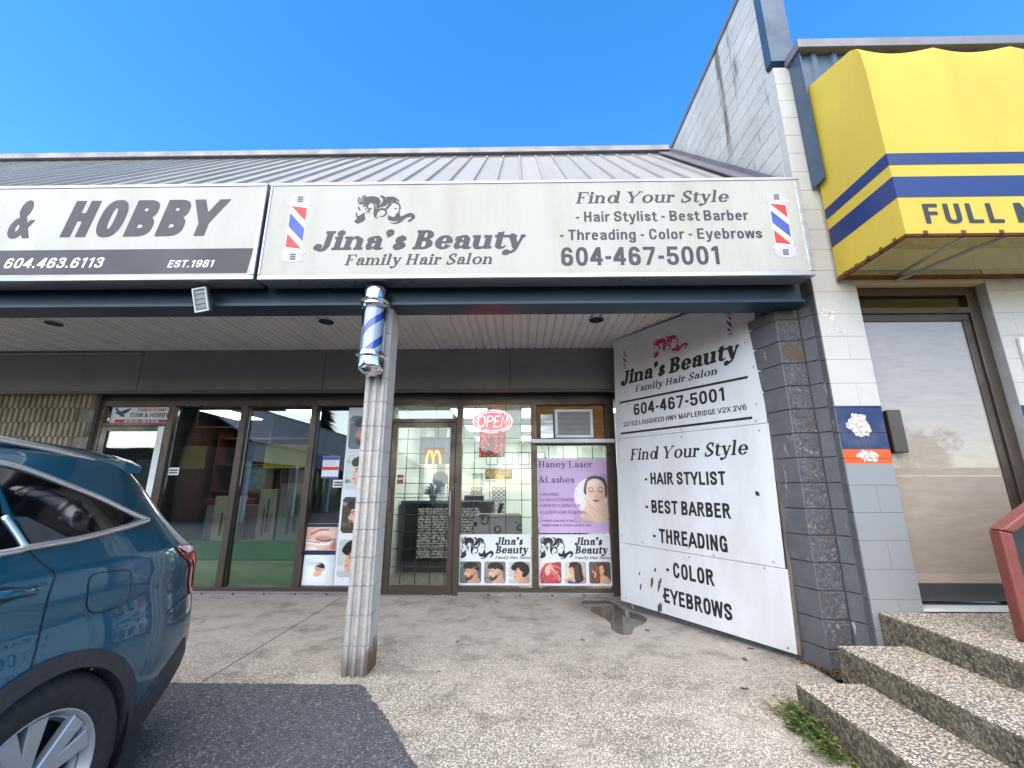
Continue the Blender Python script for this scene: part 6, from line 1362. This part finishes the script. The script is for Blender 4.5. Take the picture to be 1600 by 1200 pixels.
    ctube(s,[(2.36,.72),(2.45,.738),(2.55,.742),(2.68,.74)],.003,'bumper_gap',seam,.0005)
    ctube(s,[(2.30,.70),(2.36,.722)],.003,'bumper_gap',seam,.0005)
    # roof rail
    q=[(1.0,1.53),(1.35,1.53),(1.62,1.515),(1.85,1.49),(2.02,1.462),(2.10,1.442)]
    MB().tube([(CX0+s*(.575+.0*a),a,b+.004) for a,b in [(-.0,1.50),(.3,1.53)]+q],[.008]+[.017]*5+[.014,.008,.004][:2]+[.008],8).build('roof_rail',CTRIM,SUV,smooth='all') if False else MB().tube([(CX0+s*.60,a,b) for a,b in [(.05,1.475),(.3,1.50)]+[(a,b-.02) for a,b in q]],[.008,.016,.016,.016,.016,.016,.014,.007],8).build('roof_rail',CTRIM,SUV,smooth='all')
    # wheels
    for k_,(ay,az) in enumerate(AX):
        wx=CX0+s*.925; w=thing('wheel',(wx,ay,az),None,None); w.parent=SUV; w.location=Vector((wx,ay,az))-WL[SUV.name]
        S_=s
        MB().lathe([(.235,-S_*.0),(.245,S_*.004),(.30,S_*.016),(.335,S_*.006),(.358,-S_*.02),(.366,-S_*.05),(.368,-S_*.12),(.366,-S_*.19),(.35,-S_*.225),(.24,-S_*.235)],(wx,ay,az),56,'x',caps=False).build('tyre',RUB,w,smooth=True)
        tr=MB()
        for j in range(72):
            a=2*math.pi*j/72
            for xo,ww in ((-.045,.028),(-.092,.03),(-.145,.03)):
                c=Vector((wx+S_*xo,ay+.3665*math.cos(a+.3*xo),az+.3665*math.sin(a+.3*xo))); rd=Vector((0,math.cos(a),math.sin(a))); tg=Vector((0,-math.sin(a),math.cos(a))); xx=Vector((ww/2,0,0))
                tr.add([c-xx-tg*.011,c+xx-tg*.011,c+xx+tg*.011,c-xx+tg*.011]+[p+rd*.007 for p in (c-xx-tg*.011,c+xx-tg*.011,c+xx+tg*.011,c-xx+tg*.011)],[(4,5,6,7),(0,1,5,4),(1,2,6,5),(2,3,7,6),(3,0,4,7)])
        tr.build('tread',RUB,w,fix=False)['kind']='stuff'
        rim=MB().lathe([(.205,-S_*.06),(.225,-S_*.012),(.237,S_*.006),(.241,S_*.006),(.241,-S_*.02),(.215,-S_*.03),(.20,-S_*.19)],(wx,ay,az),48,'x',caps=False)
        rim.build('rim',ALLOY,w,smooth=True)
        sp=MB()
        for j in range(5):
            a=2*math.pi*j/5+.55
            for da,w0 in ((-.23,.034),(.23,.034)):
                r0,r1=.06,.225; d0=Vector((0,math.cos(a+da*.55),math.sin(a+da*.55))); d1=Vector((0,math.cos(a+da),math.sin(a+da))); t0=Vector((0,-d0.z,d0.y)); t1=Vector((0,-d1.z,d1.y)); o=Vector((wx,ay,az)); X=Vector((S_,0,0))
                P=[o+d0*r0-t0*.022-X*.012,o+d0*r0+t0*.022-X*.012,o+d1*r1+t1*w0-X*.004,o+d1*r1-t1*w0-X*.004]; sp.prism(P,[p-X*.035 for p in P])
        sp.build('spokes',ALLOY,w,bevel=.004)
        MB().lathe([(.0,-S_*.004),(.03,-S_*.005),(.055,-S_*.012),(.07,-S_*.03),(.07,-S_*.06)],(wx,ay,az),24,'x').build('hub',ALLOY,w,smooth=True)
        MB().lathe([(.01,-S_*.075),(.21,-S_*.075),(.21,-S_*.085),(.01,-S_*.085)],(wx,ay,az),32,'x').build('brake_disc',pm('dark_wheel_inner','101113','18191b',8,.5),w)
    for (ay,az) in AX:
        MB().lathe([(.386,-s*.012),(.392,-s*.10),(.392,-s*.33),(.05,-s*.335)],(CX0+s*.945,ay,az),40,'x',caps=False).build('wheel_well',P_BLACK,SUV,smooth=True,fix=False)
# roof spoiler, tailgate, number plate, front face
sp=MB(); a=[(-.60,2.16,1.425),(-.60,2.455,1.412),(-.60,2.46,1.385),(-.60,2.20,1.375)]
xs_=[-.605,-.55,-.4,-.2,0,.2,.4,.55,.605]
for x in xs_:
    k_=1-abs(x)/.605; yb=2.33+.15*min(1,k_*3); zt=1.428+.06*min(1,k_*2.2); sp.v+=[(CX0+x,1.98,zt+.03),(CX0+x,yb-.12,zt+.010),(CX0+x,yb,zt-.012),(CX0+x,yb-.008,zt-.040),(CX0+x,2.12,zt-.075)]
for i in range(len(xs_)-1):
    for j in range(5): sp.f.append((i*5+j,(i+1)*5+j,(i+1)*5+(j+1)%5,i*5+(j+1)%5)); sp.mi.append(0)
sp.f+=[(0,1,2,3,4),tuple((len(xs_)-1)*5+j for j in range(5))[::-1]]; sp.mi+=[0,0]
sp.build('roof_spoiler',PAINT,SUV,smooth=True)
def rear(P,d,name,mat):   # strip on the rear face
    mm=MB(); n=14
    for z in np.linspace(P[1],P[3],6):
        for i in range(n+1):
            x=P[0]+(P[2]-P[0])*i/n; zz=float(z); lo_,hi_=CYC,cyr(zz); 
            for _ in range(30):
                md=(lo_+hi_)/2
                if cwx(md,zz)>abs(x): lo_=md
                else: hi_=md
            mm.v.append((CX0+x,lo_+d,zz))
    mm.f=[(j*(n+1)+i,j*(n+1)+i+1,(j+1)*(n+1)+i+1,(j+1)*(n+1)+i) for j in range(5) for i in range(n)]; mm.mi=[0]*len(mm.f); return mm.build(name,mat,SUV,smooth='all')
rear((-.52,1.06,.52,1.36),.006,'rear_window',CGL); rear((-.26,.66,.26,.78),.008,'number_plate',P_WHITEMETAL); rear((-.66,.30,.66,.42),.006,'bumper_cladding',CBLK)
def front(P,d,name,mat):
    mm=MB(); n=14
    for z in np.linspace(P[1],P[3],6):
        for i in range(n+1):
            x=P[0]+(P[2]-P[0])*i/n; zz=float(z); lo_,hi_=CYC,cyf(zz)
            for _ in range(30):
                md=(lo_+hi_)/2
                if cwx(md,zz)>abs(x): lo_=md
                else: hi_=md
            mm.v.append((CX0+x,lo_-d,zz))
    mm.f=[(j*(n+1)+i,j*(n+1)+i+1,(j+1)*(n+1)+i+1,(j+1)*(n+1)+i) for j in range(5) for i in range(n)]; mm.mi=[0]*len(mm.f); return mm.build(name,mat,SUV,smooth='all')
front((-.55,1.05,.55,1.42),.006,'windscreen',CGL); front((-.5,.45,.5,.72),.01,'radiator_grille',CBLK); front((-.76,.62,-.54,.74),.012,'headlight',LAMPC); front((.54,.62,.76,.74),.012,'headlight',LAMPC); front((-.7,.14,.7,.32),.008,'bumper_cladding',CBLK)
MB().tube([(CX0+.90,-.42,1.06),(CX0+.98,-.45,1.08)],.02,8).build('mirror_arm',CBLK,SUV); MB().lathe([(.03,-.10),(.075,-.06),(.085,.03),(.06,.08)],(CX0+1.03,-.44,1.12),14,'x').build('door_mirror',PAINT,SUV,smooth=True); MB().lathe([(.03,-.10),(.075,-.06),(.085,.03),(.06,.08)],(CX0-1.03,-.44,1.12),14,'x').build('door_mirror',PAINT,SUV,smooth=True)

# ---------------------------------------------------------------- weeds, leaves
WD=thing('weed_clump',(1.66,2.93,-.02),'green and yellowing weeds growing against the bottom step','weeds')
random.seed(21); a_=MB(); b_=MB(); st_=MB()
for i in range(150):
    x=1.668-abs(random.gauss(0,.065)); y=random.choice([2.62,2.72,2.80,2.88,2.97])+random.gauss(0,.045); z0=zg(x,y); an=random.uniform(0,6.28); h=random.uniform(.03,.13)*(1.2 if y<2.9 else .8); lean=Vector((-abs(math.cos(an))*.7,math.sin(an)*.8,1)).normalized()
    p=Vector((x,y,z0)); st_.tube([p,p+lean*h*.5+Vector((0,0,.01)),p+lean*h],.0014,4,False)
    for k_ in range(random.randint(5,10)):
        q=p+lean*h*random.uniform(.2,1.05); t=random.uniform(0,6.28); l=random.uniform(.014,.032); d=Vector((math.cos(t),math.sin(t),random.uniform(-.2,.7))).normalized(); s=d.cross(Vector((0,0,1))).normalized()*l*.38
        (b_ if (random.random()<.22 or y>2.93) else a_).add([q,q+d*l*.5-s,q+d*l-Vector((0,0,l*.2)),q+d*l*.5+s],[(0,1,2,3)])
a_.build('leaves',P_LEAF,WD,fix=False)['kind']='stuff'; b_.build('dry_leaves',P_DEAD,WD,fix=False)['kind']='stuff'; st_.build('stems',P_LEAF,WD,fix=False)['kind']='stuff'
LABS=['tan dead leaf lying alone on the mid pavement','small red-brown leaf on the pavement right of the column','brown leaf near the foot of the white board','curled rust leaf in front of the white board','dark leaf scrap under the salon door post','thin brown twig by the salon sill','dark leaf at the edge of the puddle','small dark leaf on the pavement near the weeds']
for i,(x,y) in enumerate([(.55,4.24),(-.55,4.18),(1.93,4.05),(1.76,3.82),(-.28,5.55),(.21,5.43),(1.20,4.52),(1.50,3.30)]):
    an=random.uniform(0,6.28); s=random.uniform(.022,.034); P=[(-1,0,.1),(-.4,.45,.35),(.1,.3,.15),(.5,.5,.4),(1,0,.15),(.45,-.45,.3),(.0,-.28,.12),(-.5,-.4,.35)]
    tag(MB().add([(x+s*(a*math.cos(an)-b*math.sin(an)),y+s*(a*math.sin(an)+b*math.cos(an)),zg(x,y)+.002+s*c*.8) for a,b,c in P],[(0,1,2,7),(2,3,4),(2,4,5,6),(2,6,7)]).build('fallen_leaf',P_DRYLEAF,None,fix=False),LABS[i],'leaf','dead leaves on the pavement')
lt=MB(); random.seed(31)
for i in range(130):
    t=random.random(); x=2.30-.13*t+random.gauss(0,.028); y=3.44+.34*t+random.gauss(0,.03); a=random.uniform(0,6.28); l=random.uniform(.006,.02); z=.004+random.random()*.018; d=Vector((math.cos(a),math.sin(a),random.uniform(-.3,.3)))*l; q=Vector((-math.sin(a),math.cos(a),random.uniform(-.2,.4)))*l*.5; p=Vector((x,y,z)); lt.add([p-d,p-q,p+d,p+q],[(0,1,2,3)])
tag(lt.build('leaf_litter',P_DRYLEAF,None,fix=False),'brown leaf litter heaped at the foot of the block pier','litter',None,'stuff')

# ---------------------------------------------------------------- across the car park (seen only in the glass and the paint)
W2=thing('opposite_wing',(-16,-26,-.1),'long low shop wing with ribbed roof across the car park','building')
MB().box(-24,-48,-.1,-12.9,-8,3.2).build('wall',P_BRONZED,W2)
MB().box(-12.9,-48,2.55,-12.3,-8,3.45).build('sign_band',pm('cream_band','d6d2c6','c4bfb2',1,.6),W2)
rf=MB(); y=-48
while y<-8: rf.prism([(-12.2,y,3.42),(-12.2,y+.36,3.42),(-16.2,y+.36,6.0),(-16.2,y,6.0)],[(-12.2,y,3.47),(-12.2,y+.36,3.47),(-16.2,y+.36,6.05),(-16.2,y,6.05)]); rf.prism([(-12.2,y+.36,3.42),(-12.2,y+.40,3.42),(-16.2,y+.40,6.0),(-16.2,y+.36,6.0)],[(-12.2,y+.36,3.53),(-12.2,y+.40,3.53),(-16.2,y+.40,6.11),(-16.2,y+.36,6.11)]); y+=.40
rf.build('ribbed_roof',pm('wing_roof_steel','c9c8c5','b9b8b5',2,.6),W2,fix=False)['kind']='stuff'
MB().box(-16.6,-48,-.1,-16.2,-8,6.2).build('rear_wall',P_MORTAR,W2)
for i in range(9):
    y0=-46+4.3*i; MB().box(-12.92,y0,.1,-12.86,y0+3.6,2.4).build('window',pm('dark_shop_window','1b1d20','25282c',2,.1),W2)
    MB().box(-12.5,y0+3.75,-.1,-12.25,y0+4.0,2.56).build('post',P_WALLIN,W2)
for y0,c in ((-15.5,'3f7fae'),(-24,'c9b52e')): MB().box(-12.29,y0,2.68,-12.25,y0+2.2,3.3).build('sign_panel',pm('wing_sign_'+c,c,None,3,.5),W2)
random.seed(4)
BARK=pm('bark','4a3d31','352b22',6,.9); NEEDLE=pm('conifer_needles','2b3d26','1d2c1a',3,.8,rnd=.1); BROAD=pm('broad_leaves','46592f','324522',3,.7,rnd=.1)
def conifer(h):
    f=MB(); 
    for i in range(int(h*26)):
        z=h*(.12+.88*random.random()**.9); r=(h-z)*.27*random.uniform(.5,1.1)+.15; a=random.uniform(0,6.28); d=Vector((math.cos(a),math.sin(a),-.28))
        for k_ in range(5):
            t=(k_+1)/5; p=d*r*t+Vector((0,0,z)); s=Vector((-math.sin(a),math.cos(a),0))*.34*(1.2-t); q=p+d*.45; f.add([p-s,q-s*.6+Vector((0,0,-.22)),q+s*.6+Vector((0,0,-.22)),p+s],[(0,1,2,3)])
    return f
def broad(h):
    f=MB()
    for c in range(9):
        cx_,cy_,cz_=random.gauss(0,h*.16),random.gauss(0,h*.16),h*random.uniform(.45,.9); rr=h*random.uniform(.12,.2)
        for i in range(130):
            d=Vector((random.gauss(0,1),random.gauss(0,1),random.gauss(0,1))).normalized()*rr*random.uniform(.6,1.1); p=Vector((cx_,cy_,cz_))+d; n=Vector((random.gauss(0,1),random.gauss(0,1),random.gauss(0,1))).normalized(); u=n.orthogonal().normalized()*.22; v=n.cross(u).normalized()*.16; f.add([p-u,p-v,p+u,p+v],[(0,1,2,3)])
    return f
def tree(mk,h,x,y,mat,lab,cat,grp):
    t=thing('conifer_tree' if mk is conifer else 'broadleaf_tree',(x,y,-.1),lab,cat,grp); f=mk(h); V=[(a+x,b+y,c-.1) for a,b,c in f.v]; f.v=V; f.build('crown',mat,t,fix=False); MB().lathe([(.035*h,-.1),(.025*h,h*.3),(.008*h,h*.85)],(x,y,0),8).build('trunk',BARK,t); return t
GRP='trees across the car park'
for x,y,h,lab in ((-21,-33,13,'tall dark conifer behind the middle of the opposite shop wing'),(-25,-27,11,'shorter dark conifer set back behind the opposite shop wing'),(-19,-52,14,'tallest dark conifer past the far end of the opposite wing')): tree(conifer,h,x,y,NEEDLE,lab,'tree',GRP)
for x,y,h in ((-6,-58,8),(3,-60,9),(12,-57,8),(22,-59,9),(32,-55,8),(42,-58,9),(50,-48,9)): tree(broad,h,x,y,BROAD,'bushy broadleaf tree along the far edge of the car park','tree',GRP)
# two more cars standing in the car park, copied from the SUV with other paint
CH=child_map()
for (x,y,rz,cn,c1,c2,lab) in ((7.5,-14,R(8),'silver_car_paint','8e9296','5f6468','silver SUV standing in the car park behind the viewpoint'),(-7.2,-13,R(-80),'maroon_car_paint','4d1518','2c0b0d','dark red SUV parked across the car park')):
    c=copy_tree(SUV,CH); c.location=(x,y,-.10); c.rotation_euler.z=rz; tag(c,lab,'car'); pt=mat_car(cn,c1,c2)
    st=[c]
    while st:
        o=st.pop()
        for ch in COL.objects:
            if ch.parent==o:
                st.append(ch)
                if ch.type=='MESH' and ch.data.materials and ch.data.materials[0]==PAINT:
                    ch.material_slots[0].link='OBJECT'; ch.material_slots[0].material=pt
